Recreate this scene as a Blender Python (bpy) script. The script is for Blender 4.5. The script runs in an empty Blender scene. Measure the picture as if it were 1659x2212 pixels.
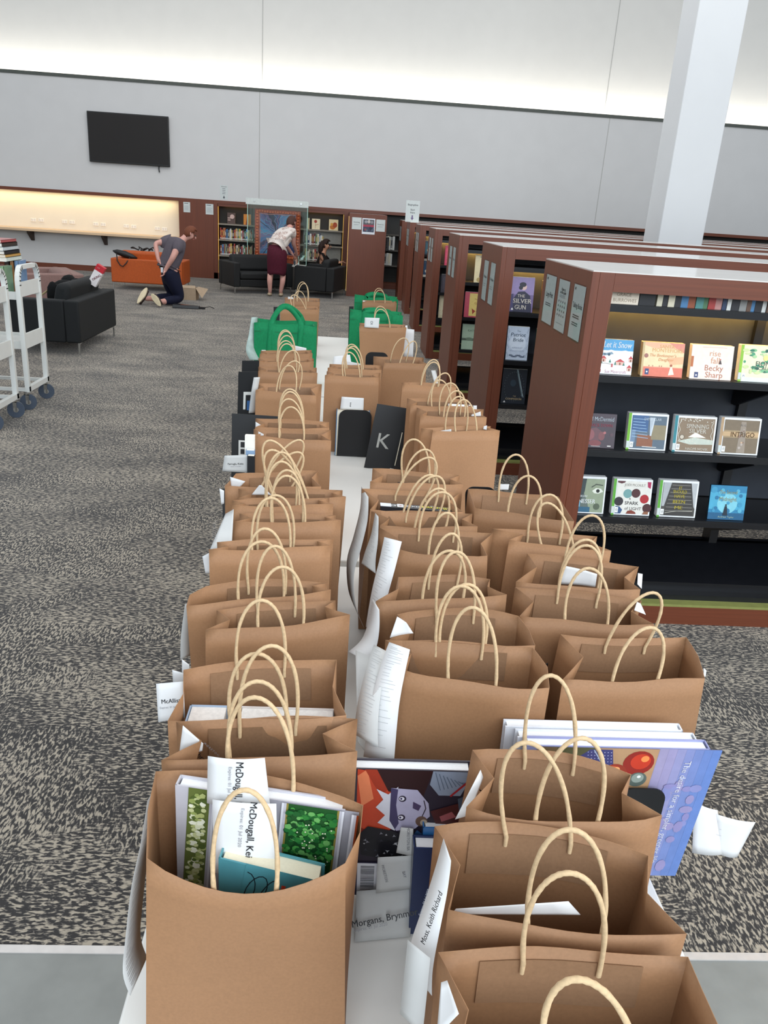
import bpy, bmesh, math, random
from mathutils import Vector, Matrix
R = random.Random(7)
sc = bpy.context.scene
COL = sc.collection
# ------------------------------------------------------------------ camera
IW, IH, FPX = 1659, 2212, 1725.3
CAM = Vector((0, 0, 1.70))
def basis(yaw, pitch, roll):
    yaw, pitch, roll = map(math.radians, (yaw, pitch, roll))
    f = Vector((math.sin(yaw)*math.cos(pitch), math.cos(yaw)*math.cos(pitch), -math.sin(pitch)))
    r = Vector((math.cos(yaw), -math.sin(yaw), 0)); u = r.cross(f)
    return r*math.cos(roll)+u*math.sin(roll), -r*math.sin(roll)+u*math.cos(roll), f
CR, CU, CF = basis(3.687, 20.69, 3.825)
cd = bpy.data.cameras.new('camera'); cam = bpy.data.objects.new('camera', cd); COL.objects.link(cam)
cd.sensor_fit = 'HORIZONTAL'; cd.sensor_width = 36; cd.lens = 36*FPX/IW; cd.clip_start = .05; cd.clip_end = 200
cam.matrix_world = Matrix(((CR.x, CU.x, -CF.x, CAM.x), (CR.y, CU.y, -CF.y, CAM.y), (CR.z, CU.z, -CF.z, CAM.z), (0, 0, 0, 1)))
sc.camera = cam
def at(x, y, X=None, Y=None, Z=None):
    """survey helper: the point seen at pixel (x, y) on one world plane"""
    d = CF*FPX + CR*(x-IW/2) - CU*(y-IH/2)
    if X is not None: t = (X-CAM.x)/d.x
    elif Y is not None: t = (Y-CAM.y)/d.y
    else: t = (Z-CAM.z)/d.z
    return CAM+d*t
# ------------------------------------------------------------------ light
vs = sc.view_settings; vs.view_transform = 'Standard'; vs.look = 'None'; vs.exposure = 0.25; vs.gamma = 1.0; vs.use_curve_mapping = False
w = bpy.data.worlds.new('world'); sc.world = w; w.use_nodes = True
bgn = w.node_tree.nodes['Background']; bgn.inputs[0].default_value = (.86, .93, 1.0, 1); bgn.inputs[1].default_value = .56
def area(name, loc, target, sx, sy, power, color):
    l = bpy.data.lights.new(name, 'AREA'); l.shape = 'RECTANGLE'; l.size = sx; l.size_y = sy; l.energy = power; l.color = color
    o = bpy.data.objects.new(name, l); COL.objects.link(o); o.location = loc
    o.rotation_euler = (Vector(target)-Vector(loc)).to_track_quat('-Z', 'Y').to_euler(); o['kind'] = 'helper'; return o
area('window_light_behind', (2, -5, 4.5), (1.5, 6, 0.6), 9, 4, 640, (.82, .92, 1))
area('ceiling_light_hall', (-1, 8, 7.2), (-1, 8, 0), 12, 14, 350, (1, .97, .93))
area('wall_fill_light', (1, 11.5, 7.5), (1, 19, 1.5), 16, 5, 190, (1, .98, .95))  # added fill lamp with no visible source, tilted to brighten the back wall
area('window_light_right', (10, 0, 4.5), (0, 3, .5), 8, 4, 380, (1, .97, .92))

# ------------------------------------------------------------------ helpers
def lin(c):
    if isinstance(c, str):
        c = c.lstrip('#'); c = [int(c[i:i+2], 16)/255 for i in (0, 2, 4)]
    return tuple(v/12.92 if v <= .04045 else ((v+.055)/1.055)**2.4 for v in c)
_M = {}
def col(c, rough=.6, spec=.5, metal=0, emit=0, noise=.06, nscale=30, coat=0, name=None, stretch=(1, 1, 1), bump=0):
    key = (c, rough, spec, metal, emit, noise, nscale, coat, stretch, bump)
    if key in _M: return _M[key]
    m = bpy.data.materials.new(name or 'surface'); m.use_nodes = True; nt = m.node_tree; b = nt.nodes['Principled BSDF']
    L = lin(c)
    b.inputs['Roughness'].default_value = rough; b.inputs['Metallic'].default_value = metal
    b.inputs['Specular IOR Level'].default_value = spec
    if coat: b.inputs['Coat Weight'].default_value = coat; b.inputs['Coat Roughness'].default_value = .12
    if emit:
        b.inputs['Emission Color'].default_value = (*L, 1); b.inputs['Emission Strength'].default_value = emit
    b.inputs['Base Color'].default_value = (*L, 1)
    if noise or bump:
        tc = nt.nodes.new('ShaderNodeTexCoord'); mp = nt.nodes.new('ShaderNodeMapping'); mp.inputs['Scale'].default_value = stretch
        nz = nt.nodes.new('ShaderNodeTexNoise'); nz.inputs['Scale'].default_value = nscale; nz.inputs['Detail'].default_value = 4
        nt.links.new(tc.outputs['Object'], mp.inputs[0]); nt.links.new(mp.outputs[0], nz.inputs['Vector'])
        if noise:
            rp = nt.nodes.new('ShaderNodeValToRGB'); rp.color_ramp.elements[0].position = .3; rp.color_ramp.elements[1].position = .7
            rp.color_ramp.elements[0].color = (*[v*(1-noise) for v in L], 1); rp.color_ramp.elements[1].color = (*[min(1, v*(1+noise)) for v in L], 1)
            nt.links.new(nz.outputs['Fac'], rp.inputs[0]); nt.links.new(rp.outputs[0], b.inputs['Base Color'])
        if bump:
            bp = nt.nodes.new('ShaderNodeBump'); bp.inputs['Strength'].default_value = bump; bp.inputs['Distance'].default_value = .002
            nt.links.new(nz.outputs['Fac'], bp.inputs['Height']); nt.links.new(bp.outputs[0], b.inputs['Normal'])
    _M[key] = m; return m

class MB:
    def __init__(s): s.v = []; s.f = []; s.mi = []; s.m = 0
    def add(s, vs, fs, m=None):
        o = len(s.v); s.v += [Vector(p) for p in vs]; s.f += [tuple(i+o for i in f) for f in fs]
        s.mi += [s.m if m is None else m]*len(fs); return s
    def box(s, a, b, m=None):
        x0, x1 = sorted((a[0], b[0])); y0, y1 = sorted((a[1], b[1])); z0, z1 = sorted((a[2], b[2]))
        return s.add([(x0,y0,z0),(x1,y0,z0),(x1,y1,z0),(x0,y1,z0),(x0,y0,z1),(x1,y0,z1),(x1,y1,z1),(x0,y1,z1)],
              [(0,3,2,1),(4,5,6,7),(0,1,5,4),(1,2,6,5),(2,3,7,6),(3,0,4,7)], m)
    def hexa(s, p, m=None):  # 8 points, bottom four then top four (counter-clockwise)
        return s.add(p, [(0,3,2,1),(4,5,6,7),(0,1,5,4),(1,2,6,5),(2,3,7,6),(3,0,4,7)], m)
    def prism(s, poly, ax, a, b, m=None):  # polygon in the two other axes, extruded along ax
        def P(u, v, t): return {'x': (t, u, v), 'y': (u, t, v), 'z': (u, v, t)}[ax]
        n = len(poly); vs = [P(u, v, a) for u, v in poly]+[P(u, v, b) for u, v in poly]
        return s.add(vs, [tuple(range(n)), tuple(range(2*n-1, n-1, -1))]+[(i, i+n, (i+1) % n+n, (i+1) % n) for i in range(n)], m)
    def tube(s, pts, r, n=8, m=None, caps=True):
        pts = [Vector(p) for p in pts]; k = len(pts); rs = r if isinstance(r, (list, tuple)) else [r]*k
        rings = []; up = None
        for i, p in enumerate(pts):
            t = (pts[min(i+1, k-1)]-pts[max(i-1, 0)]).normalized()
            if up is None: up = Vector((0, 0, 1)) if abs(t.z) < .9 else Vector((1, 0, 0))
            a = (up-t*up.dot(t)).normalized(); up = a; b = t.cross(a)
            rings.append([p+(a*math.cos(2*math.pi*j/n)+b*math.sin(2*math.pi*j/n))*rs[i] for j in range(n)])
        vs = [q for rg in rings for q in rg]
        fs = [(i*n+j, i*n+(j+1) % n, (i+1)*n+(j+1) % n, (i+1)*n+j) for i in range(k-1) for j in range(n)]
        if caps: fs += [tuple(range(n-1, -1, -1)), tuple((k-1)*n+j for j in range(n))]
        return s.add(vs, fs, m)
    def cyl(s, a, b, r, n=20, m=None): return s.tube([a, b], r, n, m)
    def ell(s, c, r, n=12, m=None, k=8):
        vs = []; c = Vector(c)
        for i in range(k+1):
            ph = math.pi*i/k
            for j in range(n):
                th = 2*math.pi*j/n; vs.append(c+Vector((r[0]*math.sin(ph)*math.cos(th), r[1]*math.sin(ph)*math.sin(th), r[2]*math.cos(ph))))
        return s.add(vs, [(i*n+j, (i+1)*n+j, (i+1)*n+(j+1) % n, i*n+(j+1) % n) for i in range(k) for j in range(n)], m)
ORI = {}
def root(name, label, cat, loc=(0, 0, 0), group=None, rz=0, local=False):
    o = bpy.data.objects.new(name, None); COL.objects.link(o); o.empty_display_size = .1
    o.location = loc; o.rotation_euler = (0, 0, rz); ORI[o] = Vector((0, 0, 0)) if local else Vector(loc)
    o['label'] = label; o['category'] = cat
    if group: o['group'] = group
    return o
def part(name, mb, mats, parent=None, bevel=0, smooth=None, label=None, solid=0, sub=0, cat=None, group=None, kind=None, seg=2):
    if not isinstance(mats, (list, tuple)): mats = [mats]
    me = bpy.data.meshes.new(name)
    if parent is None:
        xs = [v.x for v in mb.v]; ys = [v.y for v in mb.v]; zs = [v.z for v in mb.v]
        o0 = Vector(((min(xs)+max(xs))/2, (min(ys)+max(ys))/2, min(zs)))
    else: o0 = ORI[parent]
    me.from_pydata([v-o0 for v in mb.v], [], mb.f)
    for m in mats: me.materials.append(m)
    if len(mats) > 1: me.polygons.foreach_set('material_index', mb.mi)
    bm = bmesh.new(); bm.from_mesh(me); bmesh.ops.recalc_face_normals(bm, faces=bm.faces); bm.to_mesh(me); bm.free()
    o = bpy.data.objects.new(name, me); COL.objects.link(o)
    if parent is None: o.location = o0; ORI[o] = o0
    else: o.parent = parent; ORI[o] = o0
    if smooth:
        me.shade_smooth()
        if smooth < 180: me.set_sharp_from_angle(angle=math.radians(smooth))
    if bevel:
        b = o.modifiers.new('bevel', 'BEVEL'); b.width = bevel; b.segments = seg; b.limit_method = 'ANGLE'
        me.shade_smooth(); me.set_sharp_from_angle(angle=math.radians(50)); b.harden_normals = False
    if solid: q = o.modifiers.new('solid', 'SOLIDIFY'); q.thickness = solid; q.offset = 0
    if sub: q = o.modifiers.new('sub', 'SUBSURF'); q.levels = sub; q.render_levels = sub
    if label: o['label'] = label
    if cat: o['category'] = cat
    if group: o['group'] = group
    if kind: o['kind'] = kind
    return o
def struct(name, mb, mats, **k): return part(name, mb, mats, None, kind='structure', **k)
def copy_tree(o, parent=None):
    c = o.copy(); COL.objects.link(c)
    ORI[c] = ORI.get(o, Vector((0, 0, 0)))
    if parent is not None: c.parent = parent
    for ch in list(o.children): copy_tree(ch, c)
    return c
_tc = {}
def text_geo(s, size, bold):
    key = (s, size, bold)
    if key not in _tc:
        cu = bpy.data.curves.new('lettering', 'FONT'); cu.body = s; cu.size = 1; cu.offset = bold; cu.resolution_u = 2; cu.align_x = 'CENTER'; cu.align_y = 'CENTER'
        o = bpy.data.objects.new('lettering', cu); COL.objects.link(o); dg = bpy.context.evaluated_depsgraph_get(); dg.update()
        me = bpy.data.meshes.new_from_object(o.evaluated_get(dg)); bpy.data.objects.remove(o)
        _tc[key] = ([v.co.copy() for v in me.vertices], [tuple(p.vertices) for p in me.polygons]); bpy.data.meshes.remove(me)
    return _tc[key]
class Art:
    """flat print on one face: o = lower left corner, r/u = unit vectors along it, n = outward"""
    def __init__(s, o, r, u, w, h, lift=.0006):
        s.o = Vector(o); s.r = Vector(r).normalized(); s.u = Vector(u).normalized(); s.n = s.r.cross(s.u).normalized()
        s.w = w; s.h = h; s.mb = MB(); s.mats = []; s.l = lift; s.k = 0; s.rough = .45
    def up(s): s.k += 1; s.l += .00012 if s.k < 12 else .000006
    def P(s, x, y): return s.o+s.r*(x*s.w)+s.u*(y*s.h)+s.n*s.l
    def mi(s, c):
        m = c if not isinstance(c, (str, tuple)) else col(c, s.rough, .4, noise=.05, nscale=60)
        if m not in s.mats: s.mats.append(m)
        return s.mats.index(m)
    def poly(s, pts, c): s.mb.add([s.P(*p) for p in pts], [tuple(range(len(pts)))], s.mi(c)); s.up()
    def rect(s, x0, y0, x1, y1, c): s.poly([(x0,y0),(x1,y0),(x1,y1),(x0,y1)], c)
    def disc(s, x, y, rx, c, ry=None, n=18, a0=0):
        ry = rx*s.w/s.h if ry is None else ry
        s.poly([(x+rx*math.cos(a0+2*math.pi*i/n), y+ry*math.sin(a0+2*math.pi*i/n)) for i in range(n)], c)
    def star(s, x, y, r1, r2, n, c, a0=0):
        k = s.w/s.h
        pts = []
        for i in range(2*n):
            r = r1 if i % 2 == 0 else r2; a = a0+math.pi*i/n; pts.append((x+r*math.cos(a), y+r*math.sin(a)*k))
        m = s.mi(c); C = s.P(x, y); V = [s.P(*p) for p in pts]
        s.mb.add([C]+V, [(0, i+1, (i+1) % len(V)+1) for i in range(len(V))], m); s.up()
    def stroke(s, pts, wd, c):
        P = [s.P(*p) for p in pts]; m = s.mi(c)
        for a, b in zip(P, P[1:]):
            d = (b-a)
            if d.length < 1e-6: continue
            d.normalize(); q = s.n.cross(d)*wd/2; e = d*wd*.3
            s.mb.add([a-q-e, b-q+e, b+q+e, a+q-e], [(0, 1, 2, 3)], m)
        s.up()
    def text(s, st, x, y, size, c, bold=.01, rot=0, sx=1, shear=0, fit=None, mirror=False):
        vs, fs = text_geo(st, 1, 0)
        if not vs: return
        if bold > 0: k0 = len(vs); vs = vs+[v+Vector((bold*2.2, 0, 0)) for v in vs]; fs = fs+[tuple(i+k0 for i in f) for f in fs]
        if fit: sx = fit/((max(v.x for v in vs)-min(v.x for v in vs))*size)
        ca, sa = math.cos(math.radians(rot)), math.sin(math.radians(rot)); out = []; C = s.P(x, y)
        for v in vs:
            px, py = v.x*size*sx+v.y*size*shear, v.y*size
            if mirror: px = -px
            out.append(C+s.r*(px*ca-py*sa)+s.u*(px*sa+py*ca))
        s.mb.add(out, fs, s.mi(c)); s.up()
    def lines(s, x, y, wd, n, gap, c='#777777', th=.0012, jit=.3):
        for i in range(n):
            k = wd*(1-R.random()*jit); s.stroke([(x, y-i*gap), (x+k, y-i*gap)], th, c)
    def done(s, name, parent, label=None): 
        me = part(name, s.mb, s.mats, parent, label=label); return me
# ------------------------------------------------------------------ room materials
def carpet_material():
    m = bpy.data.materials.new('woven_carpet'); m.use_nodes = True; nt = m.node_tree; b = nt.nodes['Principled BSDF']; N = nt.nodes.new; Lk = nt.links.new
    tc = N('ShaderNodeTexCoord')
    def noise(scale, st, detail=3, dist=0, rot=0):
        mp = N('ShaderNodeMapping'); mp.inputs['Scale'].default_value = st; mp.inputs['Rotation'].default_value = (0, 0, rot)
        Lk(tc.outputs['Object'], mp.inputs[0]); n = N('ShaderNodeTexNoise'); n.inputs['Scale'].default_value = scale
        n.inputs['Detail'].default_value = detail; n.inputs['Distortion'].default_value = dist; Lk(mp.outputs[0], n.inputs['Vector']); return n.outputs['Fac']
    a = noise(1, (48, 130, 1), 3, .5); c = noise(1, (130, 48, 1), 3, .5, .2); band = noise(1, (1.1, 2.2, 1), 2, .2); big = noise(1, (1.6, 3.0, 1), 3)
    st = N('ShaderNodeValToRGB'); st.color_ramp.elements[0].position = .48; st.color_ramp.elements[1].position = .56; Lk(band, st.inputs[0])
    mx = N('ShaderNodeMix'); Lk(st.outputs[0], mx.inputs[0]); Lk(a, mx.inputs[2]); Lk(c, mx.inputs[3])
    ad = N('ShaderNodeMath'); ad.operation = 'MULTIPLY_ADD'; Lk(big, ad.inputs[0]); ad.inputs[1].default_value = .20; Lk(mx.outputs[0], ad.inputs[2])
    rp = N('ShaderNodeValToRGB'); e = rp.color_ramp.elements
    e[0].position = .56; e[0].color = (.028, .026, .026, 1); e[1].position = .68; e[1].color = (.37, .325, .26, 1)
    k = e.new(.60); k.color = (.09, .082, .075, 1)
    Lk(ad.outputs[0], rp.inputs[0]); Lk(rp.outputs[0], b.inputs['Base Color'])
    b.inputs['Roughness'].default_value = .9; b.inputs['Specular IOR Level'].default_value = .25
    b.inputs['Sheen Weight'].default_value = .15
    bp = N('ShaderNodeBump'); bp.inputs['Strength'].default_value = .6; bp.inputs['Distance'].default_value = .004
    Lk(mx.outputs[0], bp.inputs['Height']); Lk(bp.outputs[0], b.inputs['Normal']); return m
CARPET = carpet_material()
def wood_mat(c, name, rough=.42, ax='z', var=.14):
    m = bpy.data.materials.new(name); m.use_nodes = True; nt = m.node_tree; b = nt.nodes['Principled BSDF']; N = nt.nodes.new; Lk = nt.links.new
    tc = N('ShaderNodeTexCoord'); mp = N('ShaderNodeMapping'); mp.inputs['Scale'].default_value = {'z': (60, 60, 1.2), 'x': (1.2, 60, 60), 'y': (60, 1.2, 60)}[ax]
    Lk(tc.outputs['Object'], mp.inputs[0]); n = N('ShaderNodeTexNoise'); n.inputs['Scale'].default_value = 1.5; n.inputs['Detail'].default_value = 5; n.inputs['Distortion'].default_value = .4
    Lk(mp.outputs[0], n.inputs['Vector']); rp = N('ShaderNodeValToRGB'); L = lin(c); e = rp.color_ramp.elements
    e[0].position = .3; e[0].color = (*[v*(1-var) for v in L], 1); e[1].position = .72; e[1].color = (*[v*(1+var) for v in L], 1)
    Lk(n.outputs['Fac'], rp.inputs[0]); Lk(rp.outputs[0], b.inputs['Base Color']); b.inputs['Roughness'].default_value = rough; return m
WOODZ = wood_mat('#6a3621', 'reddish_wood_veneer'); WOODX = wood_mat('#6a3621', 'reddish_wood_veneer_rail', ax='x')
WALL = col('#cfcfcf', .85, .3, noise=.015, nscale=3, name='painted_wall')
WALLU = col('#d9d8d4', .9, .2, noise=.015, nscale=3, name='painted_upper_wall')
CREAM = col('#e9e2d2', .8, .3, noise=.015, nscale=3)
WHITE_LAM = col('#dedbd6', .12, .6, noise=.02, nscale=4, name='white_laminate')
TABLE_W = col('#e4e3de', .35, .5, noise=.015, nscale=8, name='white_table_top')
BLACK = col('#121317', .30, .5, noise=.1, nscale=20, name='black_metal')
BLACKM = col('#2a2e36', .42, .4, noise=.1, nscale=15, name='black_panel')
PAPER = col('#dadada', .75, .3, noise=.02, nscale=40, name='white_paper')
PAPER2 = col('#c2c2c0', .75, .3, noise=.02, nscale=40, name='receipt_paper')
INK = '#2a2a2e'
CHROME = col('#c9cac8', .25, .5, metal=1, noise=0, name='chrome')
# ------------------------------------------------------------------ room shell
m = MB(); m.box((-12, 1.452, -.06), (14, 19.3, 0)); struct('floor_carpet', m, CARPET)
m = MB(); m.box((-12, 1.430, -.06), (14, 1.452, .003)); struct('trim_1', m, col('#c9c5c2', .4, .5, metal=.3))
m = MB(); m.box((-12, -6, -.06), (14, 1.430, 0)); struct('floor_concrete', m, col('#868885', .55, .4, noise=.10, nscale=9, name='sealed_concrete'))
WY = 19.0
# lower wall in front of the light cove, with its openings for the niche and the built-in shelves
NX0, NX1, NZ0, NZ1 = -12, -3.72, .84, 1.60
m = MB(); m.box((-12, WY, 1.665), (14, WY+.5, 3.66)); m.box((-12, WY, 3.66), (14, WY+.04, 3.86))
struct('wall_back', m, WALL)
m = MB(); m.box((-12, WY-.02, 3.86), (14, WY+.04, 3.925)); struct('trim_2', m, col('#4a4f4a', .6, noise=.1))
m = MB(); m.box((-12, WY+.5, 3.4), (14, WY+.6, 9)); struct('wall_back_upper', m, WALLU)
for nm, x in (('trim_4', -1.99), ('trim_5', 5.55)):
    m = MB(); m.box((x-.006, WY-.003, 1.67), (x+.006, WY+.002, 3.86)); m.box((x-.006, WY+.495, 3.9), (x+.006, WY+.5, 9)); struct(nm, m, col('#a9a9a6', .8))
# cove lamp tucked behind the ledge
co = area('cove_light', (1, WY+.14, 3.76), (1, WY+.50, 4.10), 25.5, .12, 150, (1, .94, .84))
# niche
m = MB(); m.box((-12, WY+.32, .84), (-3.72, WY+.36, 1.62)); struct('wall_niche', m, CREAM)
m = MB(); m.box((-12, WY-.02, 1.60), (-3.72, WY+.36, 1.665)); m.box((-3.02, WY-.02, 1.60), (14, WY+.36, 1.665)); struct('trim_6', m, WOODX)
m = MB(); m.box((-12, WY, 0), (-3.72, WY+.1, .79)); struct('wall_below_bench', m, WALL)
m = MB(); m.box((-12, WY-.03, 0), (-3.72, WY, .12)); struct('baseboard_back', m, WOODX)
m = MB(); m.box((-3.74, WY-.03, 0), (-2.99, WY+.36, 1.665)); struct('wall_wood_panel', m, WOODZ)
bench = root('wall_bench', 'long pale wooden bench shelf fixed along the lit recess of the white wall', 'bench', (-7.8, WY, .79))
m = MB(); m.box((-12, WY-.42, .79), (-3.74, WY+.32, .84)); part('bench_top', m, wood_mat('#d9bb98', 'pale_wood', ax='x'), bench, bevel=.006)
for x in (-9.3, -6.95, -5.36):
    m = MB(); m.prism([(WY, .79), (WY-.28, .79), (WY-.28, .75), (WY-.05, .58), (WY, .58)], 'x', x-.03, x+.03); part('bracket', m, col('#3b2b22', .6), bench)
area('niche_light', (-8, WY+.16, 1.585), (-8, WY+.30, .9), 8.3, .06, 20, (1, .80, .48))
SOCK = col('#f2efe8', .4, noise=.01)
for k, (px_, py_) in enumerate(((72.5, 475), (89, 475.5), (139.5, 479), (156, 480), (207, 484), (223, 485), (273, 488.5), (289, 490), (340, 493.5), (355.5, 495))):
    p = at(px_, py_, Y=WY+.31)
    side = 'left' if k % 2 == 0 else 'right'; nth = ['first', 'second', 'third', 'fourth', 'fifth'][k//2]
    s_ = root('power_socket', f'white power socket, {side} one of the {nth} pair from the left in the recess', 'socket', (p.x, WY+.31, p.z-.045), 'power sockets in the lit recess')
    m = MB(); m.box((p.x-.058, WY+.305, p.z-.036), (p.x+.058, WY+.32, p.z+.036)); part('face_plate', m, SOCK, s_, bevel=.003)
    m = MB()
    for q in (-.03, .03): m.box((p.x+q-.008, WY+.300, p.z+.012), (p.x+q+.008, WY+.306, p.z+.028))
    part('switch', m, col('#d8d4cb', .4), s_)
    a_ = Art((p.x-.058, WY+.3045, p.z-.036), (1, 0, 0), (0, 0, 1), .116, .072)
    for q in (.26, .74):
        for d in (-.06, .06): a_.rect(q+d-.012, .35, q+d+.012, .55, '#555555')
        a_.rect(q-.012, .12, q+.012, .26, '#555555')
    a_.done('pin_slots', s_)
# wall screen
p0, p1 = at(187, 239, Y=WY-.07), at(367, 361, Y=WY-.07)
tv = root('wall_television', 'large black flat television mounted on the white wall above the recess', 'television', ((p0.x+p1.x)/2, WY-.03, p1.z))
m = MB(); m.box((p0.x, WY-.08, p1.z), (p1.x, WY-.03, p0.z)); part('case', m, col('#141414', .4), tv, bevel=.008)
m = MB(); m.box((p0.x+.025, WY-.083, p1.z+.04), (p1.x-.025, WY-.079, p0.z-.025)); part('screen', m, col('#1d1917', .25, .4, noise=.03, nscale=2), tv)
m = MB(); m.box((p0.x+.5, WY-.03, p1.z+.3), (p1.x-.5, WY, p0.z-.3)); part('wall_bracket', m, BLACK, tv)
m = MB(); m.tube([(p1.x-.24, WY-.03, p1.z+.02), (p1.x-.245, WY-.03, p1.z-.05), (p1.x-.235, WY-.03, p1.z-.12)], .012, 6); part('cable', m, BLACK, tv)
# square column rising between the bookcase rows
m = MB(); m.box((4.30, 11.55, 0), (4.93, 12.15, 9)); struct('column', m, col('#d9dcdf', .6, .3, noise=.01, nscale=3), bevel=.01)
# ------------------------------------------------------------------ folding tables
TX0, TX1, TZ = -.241, .522, .74
TAB = [(-.15, 2.085, 'nearest'), (2.125, 4.235, 'middle'), (4.26, 6.37, 'farthest')]
for y0, y1, nth in TAB:
    TX0, TX1 = {'nearest': (-.241, .522), 'middle': (-.300, .463), 'farthest': (-.385, .378)}[nth]
    t = root('folding_table', {'nearest': 'white topped folding table nearest, carrying the open cookbook bag', 'middle': 'white topped folding table in the middle of the line, carrying the black bookends', 'farthest': 'white topped folding table at the far end, carrying the green bags'}[nth], 'table', ((TX0+TX1)/2, (y0+y1)/2, 0), 'white folding tables under the bags')
    m = MB(); m.box((TX0, y0, TZ-.025), (TX1, y1, TZ)); part('tabletop', m, TABLE_W, t, bevel=.004)
    m = MB(); m.box((TX0+.06, y0+.1, TZ-.07), (TX1-.06, y0+.13, TZ-.025)); m.box((TX0+.06, y1-.13, TZ-.07), (TX1-.06, y1-.1, TZ-.025)); part('frame', m, col('#8a8c8e', .35, metal=.8), t)
    for sx in (TX0+.09, TX1-.09):
        for sy in (y0+.25, y1-.25):
            m = MB(); m.cyl((sx, sy, .012), (sx, sy, TZ-.025), .016); part('leg', m, col('#8a8c8e', .35, metal=.8), t, smooth=40)
            m = MB(); m.cyl((sx, sy, 0), (sx, sy, .03), .02); part('rubber_foot', m, BLACK, t.children[-1], smooth=40)
# ------------------------------------------------------------------ bookcases
FRONTS = [(3.2, .957), (5.34, .99), (7.62, 1.01), (9.97, 1.03), (12.3, 1.045), (14.45, 1.05), (16.6, 1.05)]
BD, BH = .80, 1.53
SHZ = [.496, .799, 1.119, 1.405]
ORD = ['nearest', 'second', 'third', 'fourth', 'fifth', 'sixth', 'seventh and farthest']
GOLD = None
for k, (y0, x0) in enumerate(FRONTS):
    x1 = 11.0; b = root('bookcase', f'long reddish wood double sided bookcase with black shelves, {ORD[k]} row from the camera', 'bookcase', ((x0+x1)/2, y0+BD/2, 0), 'rows of wooden bookcases')
    y1 = y0+BD; xi = x0+.09; yc = (y0+y1)/2
    m = MB(); m.box((x0, y0, 0), (x0+.03, y1, BH-.004)); part('end_panel', m, WOODZ, b, bevel=.002)
    m = MB(); m.box((x0+.03, y0, 0), (xi, y0+.03, BH-.004)); part('front_stile', m, WOODZ, b, bevel=.002)
    m = MB(); m.box((x0+.03, y1-.03, 0), (xi, y1, BH-.004)); part('rear_stile', m, WOODZ, b, bevel=.002); xs_ = x0+.03
    m = MB(); m.box((xi, y0, 1.455), (x1, y0+.03, BH-.004)); part('front_rail', m, WOODX, b)
    m = MB(); m.box((xi, y1-.03, 1.455), (x1, y1, BH-.004)); part('rear_rail', m, WOODX, b)
    m = MB(); m.box((x0+.002, y0+.002, BH-.004), (x1, y1-.002, BH)); m.box((xi, y0+.03, BH-.03), (x1, y1-.03, BH-.004)); part('top_panel', m, WHITE_LAM, b)
    m = MB(); m.box((xs_, yc-.012, .50), (x1, yc+.012, BH-.03)); part('back_panel', m, BLACKM, b)
    m = MB(); m.box((xi, y0, 0), (x1, y0+.02, .088)); m.box((xi, y1-.02, 0), (x1, y1, .088)); part('plinth', m, WOODX, b)
    m = MB(); m.box((xi, y0+.001, .088), (x1, y1-.001, .1)); part('plinth_top', m, col('#83874b', .5, noise=.08), b, label='olive green plinth top')
    m = MB()
    for s_, ye in ((-1, y0), (1, y1)):
        m.prism([(ye-s_*.10, .1), (ye-s_*.10, .165), (yc+s_*.03, .27), (yc+s_*.03, .258), (ye-s_*.112, .153), (ye-s_*.112, .1)], 'x', xi, x1)
        m.prism([(ye-s_*.05, .1), (ye-s_*.05, .125), (ye-s_*.10, .125), (ye-s_*.10, .1)], 'x', xi, x1)
    part('base_shelf', m, BLACK, b)
    for j, z in enumerate(SHZ):
        for sgn, ya, yb in ((-1, y0+.045, yc-.012), (1, yc+.012, y1-.045)):
            m = MB(); m.box((xs_, ya, z-.014), (x1, yb, z)); ye = ya if sgn < 0 else yb
            m.box((xs_, ye-.004, z-.03), (x1, ye+.004, z-.008)); part('shelf', m, BLACK, b)
    for j, x in enumerate((1.86, 2.9, 4.0, 5.1, 6.2)):
        m = MB(); m.box((x-.02, yc-.04, .1), (x+.02, yc+.04, 1.45))
        for z in SHZ[:3]:
            m.prism([(yc-.02, z-.014), (y0+.06, z-.014), (y0+.06, z-.04), (yc-.05, z-.16), (yc-.02, z-.16)], 'x', x-.05, x-.035)
        part('upright', m, BLACK, b)
    # warm strip lamp under the top shelf
    m = MB(); m.box((xi+.02, yc-.10, SHZ[3]-.03), (x1, yc-.085, SHZ[3]-.0145)); part('strip_lamp', m, col('#ffc76a', .5, emit=60, noise=0), b)
# bookcase standing side-on by the back wall
b = root('bookcase', 'reddish wood bookcase turned side-on by the back wall, three notices on its end', 'bookcase', (.385, 17.9, 0), 'rows of wooden bookcases')
m = MB(); m.box((.01, 16.9, 0), (.76, 16.98, 1.595)); part('end_panel', m, WOODZ, b)
m = MB(); m.box((.37, 16.98, .05), (.40, 18.98, 1.54)); part('back_panel', m, BLACKM, b)
m = MB(); m.box((.01, 16.98, 1.54), (.76, 18.99, 1.595)); part('top_panel', m, WOODX, b)
m = MB(); m.box((.02, 16.98, 0), (.75, 18.99, .1)); part('plinth', m, WOODX, b)
for z in (.45, .8, 1.15):
    m = MB(); m.box((.03, 16.98, z-.02), (.74, 18.97, z)); part('shelf', m, BLACK, b)
m = MB(); m.box((.0, 16.93, .1), (.009, 16.96, 1.54)); part('strip_lamp', m, col('#ffcf7a', .5, emit=.3, noise=0), b)
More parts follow.
